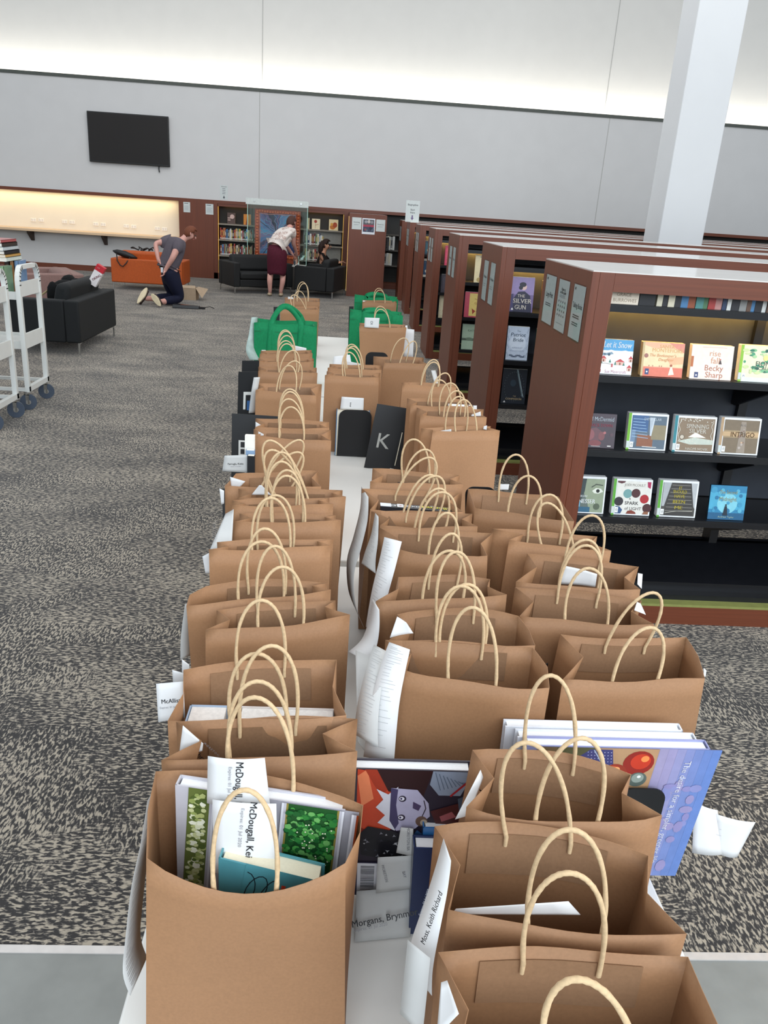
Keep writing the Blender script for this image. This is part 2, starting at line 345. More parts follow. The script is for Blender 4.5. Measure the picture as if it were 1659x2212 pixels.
# built-in shelves in the back wall, and the ones running on behind the rows
b = root('wall_shelves', 'built-in black shelving framed in reddish wood in the back wall behind the black sofas', 'shelving', (-1.5, WY+.15, 0))
X0, X1 = -2.99, .0
m = MB(); m.box((X0, WY+.33, 0), (X1, WY+.36, 1.6)); part('back_panel', m, col('#2a2723', .5), b)
m = MB(); m.box((X0, WY-.02, 0), (X1, WY+.36, .13)); part('plinth', m, WOODX, b)
m = MB(); m.box((X0, WY-.02, 0), (X0+.09, WY+.34, 1.6)); part('side_panel', m, WOODZ, b)
m = MB(); m.box((X1-.1, WY-.02, 0), (X1, WY+.34, 1.6)); part('side_panel', m, WOODZ, b)
for x in (X0+.10, X1-.12):
    m = MB(); m.box((x, WY-.01, .13), (x+.012, WY+.01, 1.54)); part('strip_lamp', m, col('#e0aa50', .5, emit=.35, noise=0), b)
WSH = [.52, .855, 1.19]
for z in WSH: m = MB(); m.box((X0+.09, WY+.02, z-.03), (X1-.1, WY+.33, z)); part('shelf', m, col('#8d8579', .5), b)
m = MB(); m.box((X0+.2, WY+.20, 1.57), (X1-.2, WY+.22, 1.585)); part('strip_lamp', m, col('#ffcf7a', .5, emit=5, noise=0), b)
m = MB(); m.box((X0+.1, WY-.01, 1.545), (X1-.1, WY+.01, 1.6)); part('top_rail', m, WOODX, b)
m = MB(); m.box((-1.0, WY+.10, .90), (-.15, WY+.12, 1.18)); m.box((-1.0, WY+.10, .535), (-.15, WY+.12, .82)); part('grey_divider', m, col('#8b8a84', .6), b)
b = root('wall_shelves', 'built-in wall shelving seen in the gap right of the side-on bookcase', 'shelving', (6, WY+.15, 0))
m = MB(); m.box((.0, WY+.33, 0), (14, WY+.36, 1.6)); part('back_panel', m, col('#2a2723', .5), b)
m = MB(); m.box((.0, WY-.02, 0), (14, WY+.36, .13)); part('plinth', m, WOODX, b)
for z in WSH: m = MB(); m.box((.8, WY+.02, z-.03), (14, WY+.33, z)); part('shelf', m, col('#55504a', .5), b)
# ------------------------------------------------------------------ kraft bags
def kraft_material(name, c):
    m = bpy.data.materials.new(name); m.use_nodes = True; nt = m.node_tree; b = nt.nodes['Principled BSDF']; N = nt.nodes.new; Lk = nt.links.new
    tc = N('ShaderNodeTexCoord'); L = lin(c)
    n1 = N('ShaderNodeTexNoise'); n1.inputs['Scale'].default_value = 260; n1.inputs['Detail'].default_value = 4
    n2 = N('ShaderNodeTexNoise'); n2.inputs['Scale'].default_value = 7; n2.inputs['Detail'].default_value = 3
    oi = N('ShaderNodeObjectInfo')
    for n in (n1, n2): Lk(tc.outputs['Object'], n.inputs['Vector'])
    mx = N('ShaderNodeMix'); mx.inputs[0].default_value = .45; Lk(n1.outputs['Fac'], mx.inputs[2]); Lk(n2.outputs['Fac'], mx.inputs[3])
    rp = N('ShaderNodeValToRGB'); e = rp.color_ramp.elements; e[0].position = .3; e[1].position = .7
    e[0].color = (*[v*.88 for v in L], 1); e[1].color = (*[v*1.1 for v in L], 1); Lk(mx.outputs[0], rp.inputs[0])
    hv = N('ShaderNodeHueSaturation'); Lk(rp.outputs[0], hv.inputs['Color'])
    mr = N('ShaderNodeMapRange'); mr.inputs[3].default_value = .88; mr.inputs[4].default_value = 1.1; Lk(oi.outputs['Random'], mr.inputs[0]); Lk(mr.outputs[0], hv.inputs['Value'])
    Lk(hv.outputs[0], b.inputs['Base Color']); b.inputs['Roughness'].default_value = .62; b.inputs['Specular IOR Level'].default_value = .35
    bp = N('ShaderNodeBump'); bp.inputs['Strength'].default_value = .25; bp.inputs['Distance'].default_value = .004; Lk(n2.outputs['Fac'], bp.inputs['Height']); Lk(bp.outputs[0], b.inputs['Normal']); return m
KRAFT = kraft_material('kraft_paper', '#9a7251'); PATCH = kraft_material('kraft_patch', '#8e6c50')
CORD = col('#ccb08a', .7, .3, noise=.12, nscale=220, name='twisted_paper_cord')
def handle_mesh(mb, f0, f1, apex, zdrop, hi=True):
    """twisted cord from foot f0 up over apex down to foot f1 (all world points on the bag's rim plane)"""
    f0, f1, apex = Vector(f0), Vector(f1), Vector(apex); pts = []
    mid = (f0+f1)/2; hw = (f1-f0)/2; n = 44 if hi else 20; rise = apex-mid
    pts.append(f0-Vector((0, 0, zdrop)))
    for i in range(n+1):
        a = math.pi*i/n; s_ = math.sin(a); c_ = math.cos(a)
        k = s_**.85; spread = 1+.16*math.sin(a)**.7
        if s_ > .995: pass
        pts.append(mid-hw*c_*spread+rise*k)
    pts.append(f1-Vector((0, 0, zdrop)))
    if not hi: mb.tube(pts, .0027, 6); return
    k = len(pts); nn = 10; r0 = .0026; up = Vector((0, 1, 0)); vs = []; dist = 0
    for i, p in enumerate(pts):
        if i: dist += (p-pts[i-1]).length
        t = (pts[min(i+1, k-1)]-pts[max(i-1, 0)]).normalized(); a = (up-t*up.dot(t)).normalized(); b = t.cross(a); ph = dist*420
        for j in range(nn):
            th = 2*math.pi*j/nn; rr = r0*(1+.10*math.cos(2*(th-ph)))
            vs.append(p+(a*math.cos(th)+b*math.sin(th))*rr)
    mb.add(vs, [(i*nn+j, i*nn+(j+1) % nn, (i+1)*nn+(j+1) % nn, (i+1)*nn+j) for i in range(k-1) for j in range(nn)])
def bag(rims, label, h=.32, bf=.008, bb=.006, gl=.03, gr=.03, hf=None, hb=None, base=None, mat=None, hi=True, sag=0, wb=None, cat='paper bag', group='brown paper bags on the tables', feet=.036, zh=None):
    """rims: front-left, front-right, back-left, back-right rim corners (x, y); hf/hb: apex (x, z) of the front and back handle"""
    FL, FR, BL, BR = [Vector((x, y, TZ+h)) for x, y in rims]
    cx = (FL.x+FR.x+BL.x+BR.x)/4; cy = (FL.y+FR.y+BL.y+BR.y)/4; wdt = wb or .232
    y0, y1 = base or (cy-.05, cy+.05)
    b0 = [Vector((cx-wdt/2, y0, TZ+.001)), Vector((cx+wdt/2, y0, TZ+.001)), Vector((cx-wdt/2, y1, TZ+.001)), Vector((cx+wdt/2, y1, TZ+.001))]
    rt = root('paper_bag', label, cat, (cx, (y0+y1)/2, TZ), group)
    NP = 11; NL = 10; rs = random.Random(hash(label) % 1000 if False else sum(map(ord, label)))
    ph = [rs.uniform(0, 6.28) for _ in range(6)]; amp = rs.uniform(.001, .0025)
    def cross(t):
        q = [b0[i].lerp(c, t) for i, c in enumerate((FL, FR, BL, BR))]
        ring = []; e = t*t
        nf = (q[1]-q[0]).normalized(); outf = Vector((nf.y, -nf.x, 0)); nb = (q[3]-q[2]).normalized(); outb = Vector((-nb.y, nb.x, 0))
        for i in range(NP):
            u = i/(NP-1); bl = math.sin(math.pi*u)**.8
            p = q[0].lerp(q[1], u)+outf*(bf*bl*e+amp*math.sin(7*u+ph[0]+3*t)*bl*t); p.z += -sag*bl*max(0, t-.6)/.4+(.0015*math.sin(9*u+ph[4]) if t > .99 else 0); ring.append(p)
        for i in (1, 2, 3):
            u = i/4; k = 1-abs(u-.5)*2; ring.append(q[1].lerp(q[3], u)+Vector((-gr*k*e*1.0, 0, 0)))
        for i in range(NP):
            u = i/(NP-1); bl = math.sin(math.pi*u)**.8
            p = q[3].lerp(q[2], u)+outb*(bb*bl*e+amp*math.sin(6*u+ph[1]+4*t)*bl*t); p.z += (.0015*math.sin(8*u+ph[5]) if t > .99 else 0); ring.append(p)
        for i in (1, 2, 3):
            u = i/4; k = 1-abs(u-.5)*2; ring.append(q[2].lerp(q[0], u)+Vector((gl*k*e, 0, 0)))
        return ring
    rings = [cross(j/(NL-1)) for j in range(NL)]; n = len(rings[0]); m = MB()
    m.add([p for r in rings for p in r], [(j*n+i, j*n+(i+1) % n, (j+1)*n+(i+1) % n, (j+1)*n+i) for j in range(NL-1) for i in range(n)]+[tuple(range(n-1, -1, -1))])
    part('bag_body', m, mat or KRAFT, rt, solid=.0007, smooth=38)
    # glued strip holding each handle, on the inside of both panels
    for side in (0, 1):
        def pp(u, t):
            r = cross(t); i0 = 0 if side == 0 else NP+3; x = u*(NP-1) if side == 0 else (1-u)*(NP-1)
            i = min(int(x), NP-2); return r[i0+i].lerp(r[i0+i+1], x-i)
        inn = Vector((0, .0022 if side == 0 else -.0022, 0)); us = [.17+.66*i/6 for i in range(7)]; ts = [1-.052/h*(i/3)-.013/h for i in range(4)]
        m = MB(); m.add([pp(u, t)+inn for t in ts for u in us], [(a*7+c, a*7+c+1, (a+1)*7+c+1, (a+1)*7+c) for a in range(3) for c in range(6)])
        part('handle_patch', m, PATCH, rt, solid=.0006)
        ap = hf if side == 0 else hb
        if ap is None: continue
        ap = list(ap)+[0]*(3-len(ap))
        fu0, fu1 = .5-feet/.232, .5+feet/.232
        f0, f1 = pp(fu0, 1-.014/h)+inn*2.2, pp(fu1, 1-.014/h)+inn*2.2
        m = MB(); handle_mesh(m, f0, f1, ((f0.x+f1.x)/2+ap[0], (f0.y+f1.y)/2+ap[2], TZ+h+ap[1]), .012, hi)
        part('handle', m, CORD, rt, smooth=180)
    return rt
BAGS = {
 'L1': (((-0.179, 0.652), (0.026, 0.65), (-0.2, 0.788), (0.046, 0.739)), (0.004, 0.055), (-0.002, 0.144), (0.652, 0.762)),
 'L2': (((-0.198, 0.81), (0.04, 0.833), (-0.195, 0.885), (0.041, 0.905)), (-0.006, 0.106), (0.003, 0.112), (0.803, 0.909)),
 'L3': (((-0.207, 0.889), (0.026, 0.909), (-0.21, 1.011), (0.011, 1.049)), (-0.004, 0.096), (-0.001, 0.104), (0.913, 1.020)),
 'L4': (((-0.198, 1.13), (0.031, 1.194), (-0.191, 1.197), (0.006, 1.248)), (-0.001, 0.102), (-0.005, 0.108), (1.137, 1.231)),
 'L5': (((-0.243, 1.209), (-0.003, 1.285), (-0.222, 1.285), (-0.01, 1.315)), (-0.002, 0.104), (-0.005, 0.102), (1.235, 1.328)),
 'L6': (((-0.243, 1.44), (-0.008, 1.49), (-0.234, 1.483), (-0.003, 1.52)), (-0.003, 0.105), (-0.001, 0.096), (1.428, 1.538)),
 'L7': (((-0.214, 1.593), (0.012, 1.628), (-0.21, 1.646), (-0.0, 1.658)), (-0.007, 0.103), (-0.004, 0.101), (1.576, 1.677)),
 'L8': (((-0.232, 1.687), (-0.007, 1.731), (-0.237, 1.726), (-0.017, 1.767)), (-0.007, 0.103), (0.0, 0.112), (1.681, 1.757)),
 'L8b': (((-0.225, 1.743), (0.022, 1.779), (-0.233, 1.806), (0.014, 1.831)), (-0.05, 0.113), (-0.051, 0.123), (1.761, 1.837)),
 'L9': (((-0.267, 1.819), (-0.039, 1.851), (-0.253, 1.913), (-0.05, 1.97)), (0.055, 0.073), (0.052, 0.05), (1.841, 1.943)),
 'L10': (((-0.252, 2.273), (-0.023, 2.26), (-0.257, 2.345), (-0.026, 2.374)), (-0.003, 0.093), (-0.013, 0.094), (2.258, 2.368)),
 'L11': (((-0.255, 2.367), (-0.032, 2.4), (-0.266, 2.479), (-0.034, 2.479)), (-0.01, 0.111), (-0.01, 0.098), (2.376, 2.486)),
 'L12': (((-0.31, 2.887), (-0.089, 2.84), (-0.315, 2.991), (-0.075, 3.045)), (0.013, 0.099), (0.018, 0.086), (2.886, 2.996)),
 'L13': (((-0.337, 3.23), (-0.1, 3.268), (-0.347, 3.328), (-0.107, 3.367)), (0.017, 0.066), (-0.005, 0.097), (3.243, 3.353)),
 'L14': (((-0.365, 3.439), (-0.125, 3.513), (-0.367, 3.517), (-0.128, 3.592)), (-0.002, 0.089), (0.001, 0.099), (3.460, 3.570)),
 'L15': (((-0.373, 3.633), (-0.14, 3.722), (-0.376, 3.707), (-0.147, 3.796)), (-0.006, 0.099), (-0.006, 0.094), (3.659, 3.770)),
 'C1': (((0.113, 0.43), (0.349, 0.416), (0.113, 0.545), (0.349, 0.541)), (-0.038, 0.145), (-0.009, 0.098), (0.428, 0.538)),
 'C2': (((0.128, 0.594), (0.358, 0.567), (0.126, 0.707), (0.356, 0.667)), (-0.012, 0.117), (-0.029, 0.135), (0.579, 0.689)),
 'C3': (((0.166, 0.738), (0.396, 0.733), (0.188, 0.842), (0.383, 0.804)), (0.001, 0.11), (-0.015, 0.128), (0.724, 0.834)),
 'C4': (((0.105, 1.034), (0.324, 0.993), (0.088, 1.117), (0.325, 1.109)), (-0.011, 0.12), (-0.006, 0.102), (1.008, 1.111)),
 'C5': (((0.095, 1.121), (0.329, 1.113), (0.111, 1.2), (0.322, 1.214)), (-0.002, 0.103), (-0.009, 0.11), (1.115, 1.217)),
 'C6': (((0.077, 1.252), (0.316, 1.292), (0.122, 1.35), (0.297, 1.36)), (0.003, 0.091), (0.007, 0.065), (1.259, 1.369)),
 'C7': (((0.129, 1.481), (0.31, 1.471), (0.097, 1.597), (0.341, 1.59)), (0.001, 0.069), (0.005, 0.07), (1.480, 1.590)),
 'C8': (((0.097, 1.605), (0.314, 1.63), (0.081, 1.696), (0.313, 1.704)), (0.013, 0.083), (0.024, 0.065), (1.604, 1.714)),
 'C9': (((0.078, 1.7), (0.293, 1.717), (0.061, 1.841), (0.302, 1.846)), (0.023, 0.074), (0.038, 0.05), (1.721, 1.831)),
 'C10': (((0.083, 1.904), (0.32, 1.919), (0.092, 2.012), (0.321, 1.987)), (0.014, 0.05), (-0.012, 0.058), (1.901, 2.010)),
 'R1': (((0.349, 1.014), (0.576, 1.034), (0.381, 1.154), (0.599, 1.162)), (0.007, 0.08), (0.028, 0.084), (1.036, 1.146)),
 'R2': (((0.325, 1.216), (0.556, 1.199), (0.339, 1.328), (0.568, 1.294)), (-0.011, 0.099), (0.002, 0.096), (1.204, 1.314)),
 'R3': (((0.346, 1.354), (0.58, 1.337), (0.396, 1.491), (0.614, 1.444)), (0.001, 0.094), (0.006, 0.097), (1.352, 1.462)),
 'R4': (((0.372, 1.56), (0.581, 1.52), (0.345, 1.62), (0.573, 1.595)), (-0.038, 0.094), (-0.001, 0.082), (1.519, 1.629)),
 'R5': (((0.326, 1.748), (0.545, 1.682), (0.328, 1.881), (0.55, 1.849)), (0.002, 0.093), (-0.004, 0.1), (1.735, 1.845)),
 'R6': (((0.293, 2.429), (0.516, 2.483), (0.259, 2.459), (0.494, 2.532)), (-0.02, 0.099), (-0.001, 0.099), (2.421, 2.531)),
 'R7': (((0.27, 2.622), (0.5, 2.65), (0.267, 2.741), (0.507, 2.759)), (0.001, 0.087), (-0.007, 0.09), (2.638, 2.748)),
 'R8': (((0.248, 2.772), (0.472, 2.801), (0.243, 2.881), (0.472, 2.919)), (-0.015, 0.092), (0.02, 0.096), (2.788, 2.898)),
 'R9': (((0.241, 3.136), (0.455, 3.12), (0.242, 3.166), (0.463, 3.185)), (0.011, 0.094), (0.011, 0.095), (3.097, 3.207)),
 'R10': (((0.187, 3.585), (0.381, 3.621), (0.143, 3.726), (0.382, 3.777)), (0.029, 0.099), (0.018, 0.083), (3.622, 3.732)),
 'M1': (((-0.068, 3.228), (0.15, 3.231), (-0.063, 3.318), (0.161, 3.331)), (-0.016, 0.097), (-0.015, 0.098), (3.222, 3.332)),
 'M2': (((-0.061, 3.391), (0.168, 3.405), (-0.055, 3.467), (0.172, 3.502)), (-0.013, 0.094), (-0.021, 0.084), (3.386, 3.496)),
 'far0': (((-0.415, 5.292), (-0.167, 5.416), (-0.421, 5.444), (-0.172, 5.571)), (-0.044, 0.074), (-0.009, 0.099), (5.376, 5.486)),
 'far1': (((-0.422, 5.779), (-0.179, 5.852), (-0.438, 5.986), (-0.186, 6.064)), (0.006, 0.124), (0.0, 0.114), (5.865, 5.975)),
 'R11': (((0.088, 4.729), (0.367, 4.766), (0.092, 4.85), (0.369, 4.886)), (-0.02, 0.099), (-0.019, 0.102), (4.753, 4.863)),
 'R12': (((0.127, 6.018), (0.382, 6.062), (0.129, 6.144), (0.391, 6.224)), (-0.006, 0.084), (-0.01, 0.087), (6.057, 6.167)),
}
LAB = {
'L1': 'nearest brown paper bag on the left, open wide with a food container cookbook inside',
'L2': 'brown paper bag squeezed behind the open cookbook bag, folded slip at its left corner',
'L3': 'brown paper bag in the left row holding two white topped books',
'L4': 'smooth fronted brown paper bag directly behind the one holding white topped books',
'L5': 'brown paper bag whose bulging left side juts out over the carpet, left row',
'L6': 'brown paper bag in the left row, lined receipt poking out behind its left edge',
'L7': 'brown paper bag with a small white triangle of paper at its left inner corner',
'L8': 'brown paper bag wedged in the tight left row cluster just behind the white triangle one',
'L8b': 'brown paper bag set further right than the rest of the left row cluster',
'L9': 'brown paper bag leaning open at the back of the left cluster, slip inside its corner',
'L10': 'tall fronted brown paper bag in front of the black bookends on the left side',
'L11': 'brown paper bag right behind the tall fronted one in the left row',
'L12': 'brown paper bag with wide open top, fourth before the big green bag on the left',
'L13': 'brown paper bag on the left, third one before the big green bag',
'L14': 'brown paper bag on the left, second one before the big green bag',
'L15': 'brown paper bag touching the front of the big green bag, white slip in its handles',
'C1': 'brown paper bag nearest the camera on the right side, cut off by the picture bottom',
'C2': 'brown paper bag with a white sheet in its mouth, second nearest on the right',
'C3': 'brown paper bag in front of the greener life book stack, round front rim',
'C4': 'large smooth fronted brown paper bag in the centre row, above the red and black comic',
'C5': 'brown paper bag in the centre row, curled white slip at left and bulging rear panel',
'C6': 'brown paper bag in the centre row with its light reinforcing strip facing the camera',
'C7': 'brown paper bag in the centre row, rounded front and printed slip along its left side',
'C8': 'brown paper bag directly in front of the one with the yellow lettered disc case',
'C9': 'brown paper bag in the centre row holding a yellow lettered disc case spine up',
'C10': 'brown paper bag rearmost in the centre row, before the leaning black K card',
'R1': 'brown paper bag with a flared rear corner, directly behind the greener life books',
'R2': 'brown paper bag in the right row with wavy white slips at its right edge',
'R3': 'brown paper bag in the right row with a white page standing inside it',
'R4': 'brown paper bag in the right row with its left gusset jutting forward like a flap',
'R5': 'wide topped brown paper bag in the right row beside the nearest wooden bookcase end',
'R6': 'large flat fronted brown paper bag right of the leaning black K card',
'R7': 'brown paper bag directly behind the large flat fronted one right of the K cards',
'R8': 'brown paper bag with a curved open top, second behind the large flat fronted one',
'R9': 'brown paper bag on the right, third behind the large flat fronted one',
'R10': 'tall brown paper bag on the right behind the open centre one, dark bookend behind it',
'M1': 'brown paper bag in the middle of the table behind the black bookend and printed slip',
'M2': 'brown paper bag half hidden behind the middle one above the black bookend',
'far0': 'brown paper bag half hidden behind the big green bag on the left',
'far1': 'farthest brown paper bag on the left end of the table, before the black sofas',
'R11': 'brown paper bag with tall white cards beside it, before the right green bags',
'R12': 'brown paper bag standing between the two green bags on the right',
}
SHAPE = {'L1': dict(bf=.02, bb=.022, gl=-.004, gr=-.006, sag=.024), 'L2': dict(bf=.004, gl=.04, gr=.045), 'L3': dict(bf=.004, bb=.012, gl=.01, gr=.012),
 'L4': dict(bf=.012, gl=.03), 'L5': dict(bf=.004, bb=.02, gl=-.012), 'C4': dict(bf=.016, bb=.004, gl=.03, gr=-.01), 'C5': dict(bf=.006, bb=.028, gl=.03, gr=-.005), 'C6': dict(bf=.004, bb=.012, gl=.02, gr=.02),
 'C7': dict(bf=.016, bb=.004, gl=.02, gr=.02), 'C3': dict(bf=.02, bb=.022, gl=.03, gr=.03), 'C2': dict(bf=.01, bb=.025, gl=.02, gr=.02), 'C1': dict(bf=.01, bb=.006, gl=.02, gr=.0),
 'R1': dict(bf=.004, bb=-.01, gl=.035, gr=-.005), 'R4': dict(gl=.05, gr=.03), 'R5': dict(bf=.004, bb=.006, gl=.0, gr=.0), 'L9': dict(gl=.0, gr=.02), 'R6': dict(bf=.004, gl=.02)}
BOBJ = {}
for k, (rims, hf, hb, base) in BAGS.items():
    near = k[0] in 'LCR' and rims[0][1] < 2.2
    hf = (hf[0], max(.088, min(hf[1], .122))); hb = (hb[0], max(.088, min(hb[1], .118)))
    if k == 'L1': hf = (.0, .10); hb = (-.006, .115)
    sh = dict(SHAPE.get(k, {}))
    BOBJ[k] = bag(rims, LAB[k], hf=hf, hb=hb, base=base, hi=near, **sh)
# ------------------------------------------------------------------ green cloth bags
GREEN = col('#0c7d4d', .75, .3, noise=.1, nscale=90, name='green_cloth', bump=.2)
def green_bag(x0, x1, y0, y1, h, label, peak):
    rt = root('shopping_bag', label, 'shopping bag', ((x0+x1)/2, (y0+y1)/2, TZ), 'green cloth shopping bags')
    m = MB(); NL = 8; ring0 = []
    for j in range(NL):
        t = j/(NL-1); z = TZ+.001+h*t; rr = []; wv = .006*t
        for i in range(9): u = i/8; rr.append((x0+(x1-x0)*u, y0+wv*math.sin(9*u+3*t)-.004*t, z+.004*math.sin(11*u)*t))
        for i in (1, 2): rr.append((x1-.02*t*t, y0+(y1-y0)*i/3, z-.004*t))
        for i in range(9): u = i/8; rr.append((x1+(x0-x1)*u, y1+wv*math.sin(8*u+2), z+.005*math.sin(7*u)*t))
        for i in (1, 2): rr.append((x0+.02*t*t, y1+(y0-y1)*i/3, z-.004*t))
        ring0 += rr
    n = 22
    m.add(ring0, [(j*n+i, j*n+(i+1) % n, (j+1)*n+(i+1) % n, (j+1)*n+i) for j in range(NL-1) for i in range(n)]+[tuple(range(n-1, -1, -1))])
    part('bag_body', m, GREEN, rt, solid=.0015, smooth=45)
    for yy in (y0-.0055, y1+.0055):
        m = MB(); m.box((x0+.004, yy-.0012, TZ+h-.045), (x1-.004, yy+.0012, TZ+h-.041)); part('hem_stitching', m, col('#0a6b41', .8), rt)
    for s, yy, lean in ((0, y0-.009, .03), (1, y1-.004, -.02)):
        xa, xb = x0+(x1-x0)*.27, x0+(x1-x0)*.76; pts = []
        for i in range(6): pts.append((xa-.01+.01*i/5, yy, TZ+h-.20+.20*i/5))
        for i in range(13):
            u = i/12; pts.append((xa+(xb-xa)*u, yy+lean*math.sin(math.pi*u), TZ+h+peak*math.sin(math.pi*u)**.7*(1+.12*math.sin(5*u+s))))
        for i in range(6): pts.append((xb-.01*i/5, yy, TZ+h-.20*i/5))
        m = MB(); vs = []; fs = []; k = len(pts); P = [Vector(p) for p in pts]
        for i, p in enumerate(P):
            t = (P[min(i+1, k-1)]-P[max(i-1, 0)]).normalized(); q = Vector((t.z, .25*math.sin(i*.5), -t.x)).normalized()*.0135
            vs += [p-q, p+q]
        m.add(vs, [(2*i, 2*i+1, 2*i+3, 2*i+2) for i in range(k-1)]); part('strap', m, GREEN, rt, solid=.002, smooth=60)
    return rt
green_bag(-.49, -.152, 4.47, 4.63, .34, 'big green cloth shopping bag on the left of the table with crossed straps raised', .085)
green_bag(.035, .375, 5.24, 5.37, .335, 'nearer of the two green cloth shopping bags on the right side of the table', .012)
green_bag(.072, .40, 6.225, 6.34, .335, 'green cloth shopping bag farthest on the right corner of the table', .02)
# ------------------------------------------------------------------ sheets of paper and slips
def sheet(label, P, bend=0., name='hold_slip', cat='paper slip', mat=PAPER, group='white name slips', curl=0, n=6, txt=None):
    """P: corners top-left, top-right, bottom-right, bottom-left as world points"""
    a, b, c, d = [Vector(p) for p in P]; nr = (b-a).cross(d-a).normalized()
    m = MB(); vs = []
    for j in range(n+1):
        v = j/n
        for i in range(n+1):
            u = i/n; p = a.lerp(b, u).lerp(d.lerp(c, u), v); p = p+nr*(bend*math.sin(math.pi*u)+curl*math.sin(math.pi*v)); vs.append(p)
    m.add(vs, [(j*(n+1)+i, j*(n+1)+i+1, (j+1)*(n+1)+i+1, (j+1)*(n+1)+i) for j in range(n) for i in range(n)])
    rt = root(name, label, cat, tuple((a+b+c+d)/4), group)
    part('sheet', m, mat, rt, solid=.0004, smooth=180)
    if txt:
        # print sits just in front of the sheet towards the reading side
        r = (b-a).normalized(); u = (a-d); u = (u-r*u.dot(r)).normalized(); A = Art(d+r.cross(u)*(abs(bend)+abs(curl)+.0006), r, u, (b-a).length, (a-d).length)
        if r.cross(u).y > 0: pass
        txt(A); A.done('print', rt)
    return rt
def pq(*q): return [at(x, y, Y=Y) for x, y, Y in q]
def ribbon(label, pts, wv, name='hold_slip', cat='paper slip', mat=PAPER2, group='white name slips', printed=False):
    P = [Vector(p) for p in pts]; S = []
    for i in range(len(P)-1):
        p0 = P[max(i-1, 0)]; p1 = P[i]; p2 = P[i+1]; p3 = P[min(i+2, len(P)-1)]
        for k in range(5):
            t = k/5; S.append(.5*((2*p1)+(p2-p0)*t+(2*p0-5*p1+4*p2-p3)*t*t+(3*p1-p0-3*p2+p3)*t**3))
    S.append(P[-1]); W = wv if isinstance(wv, list) else [wv]*len(S); W = [Vector(w_) for w_ in W]
    if len(W) != len(S): W = [W[0].lerp(W[-1], i/(len(S)-1)) for i in range(len(S))]
    m = MB(); vs = []
    for p, w_ in zip(S, W): vs += [p-w_/2, p, p+w_/2]
    m.add(vs, [(3*i+j, 3*i+j+1, 3*i+j+4, 3*i+j+3) for i in range(len(S)-1) for j in (0, 1)])
    rt = root(name, label, cat, tuple(P[0]), group); part('sheet', m, mat, rt, solid=.0004, smooth=180)
    if printed:
        mm = MB()
        for i in range(1, len(S)-2, 1):
            w_ = W[i]; t = (S[i+1]-S[i]); nrm = w_.cross(t).normalized()
            if nrm.dot(CAM-S[i]) < 0: nrm = -nrm
            for q in (.2, .6):
                k = .2+.45*R.random(); a = S[i]+t*q-w_*.36+nrm*.0007; c = a+w_*k; d = t.normalized()*.0006
                mm.add([a, c, c+d, a+d], [(0, 1, 2, 3)])
        part('print', mm, col('#a9a9ab', .7), rt)
    return rt
# left row slips
def name_text(s, x, y, size, rot=0, small=True, **k):
    def f(A):
        A.text(s, x, y, size, INK, .012, rot, **k)
        if small:
            ca, sa = math.cos(math.radians(rot-90)), math.sin(math.radians(rot-90)); d = size*1.0
            A.text('Expires: 01 Jul 2020', x+ca*d/A.w-.0, y+sa*d/A.h, size*.48, '#8a8a90', 0, rot)
    return f
sheet('white slip with a printed name standing highest in the open cookbook bag', pq((449,1633,.758),(572,1637,.758),(584,1745,.745),(447,1735,.745)), bend=-.006, txt=lambda A: (A.text('McDougall, Ke', .56, .44, .0125, INK, .012, -90, fit=.058), A.text('Expires: 01 Jul 2020', .40, .46, .0055, '#8a8a90', 0, -90)))
sheet('white slip with a longer printed name lying over the cookbook behind the front handle', pq((459,1727,.728),(597,1736,.728),(599,1895,.70),(462,1885,.70)), bend=-.004, txt=lambda A: (A.text('McDougall, Keisha Ja', .52, .50, .0115, INK, .012, -90, fit=.086), A.text('Expires: 01 Jul 2020', .36, .66, .0055, '#8a8a90', 0, -90)))
ribbon('long white slip hanging down the left side of the open cookbook bag', [at(336,1700,X=-.205), at(322,1790,X=-.205), at(303,1880,X=-.212), at(291,1980,X=-.218), at(285,2060,X=-.215), at(300,2108,X=-.207)], (.006, .055, -.006), printed=True)
sheet('small folded library slip at the left corner of the second bag from the front', pq((395,1567,.85),(439,1606,.85),(437,1622,.85),(386,1636,.85)), txt=lambda A: (A.text('Libra', .42, .45, .010, INK, .012), A.text('M O R E T O N', .5, .82, .004, '#8a8a90', 0)))
sheet('white slip with the printed name McAllist sticking out over the carpet', pq((337,1477,.99),(396,1472,.99),(400,1550,.97),(342,1560,.97)), txt=name_text('McAllist', .52, .52, .0085))
sheet('blank white slip just above and behind the McAllist one', pq((372,1447,1.03),(410,1458,1.03),(412,1480,1.03),(374,1478,1.03)))
sheet('narrow white slip peeking highest behind the McAllist one', pq((393,1424,1.08),(409,1436,1.08),(409,1460,1.08),(393,1454,1.08)))
ribbon('curved white slip beside the left leaning bag', [at(412,1300,Y=1.27), at(403,1370,Y=1.27), at(402,1420,Y=1.27)], (.016, .02, 0))
sheet('lined receipt sticking out left behind the smooth left row bags', pq((487,1110,1.62),(505,1100,1.62),(500,1190,1.52),(454,1186,1.52)), mat=PAPER2, txt=lambda A: A.lines(.25, .85, .6, 12, .065, '#999999', .0009))
sheet('small white slip standing below the lined receipt on the left', pq((437,1202,1.47),(456,1192,1.47),(455,1238,1.47),(444,1239,1.47)))
sheet('white slip tucked at the left under the cluster of bags', pq((474,1055,1.8),(484,1060,1.8),(484,1088,1.8),(478,1090,1.8)))
sheet('white slip with the printed name Farrugia beside the tall fronted left bag', pq((485,984,2.18),(540,983,2.18),(540,1021,2.18),(480,1018,2.18)), mat=PAPER2, txt=name_text('Farrugia, Katiu', .55, .45, .0075))
sheet('white slip standing in the left corner of the bag at the back of the cluster', pq((497,1030,1.86),(530,1040,1.86),(508,1062,1.86),(503,1085,1.86)))
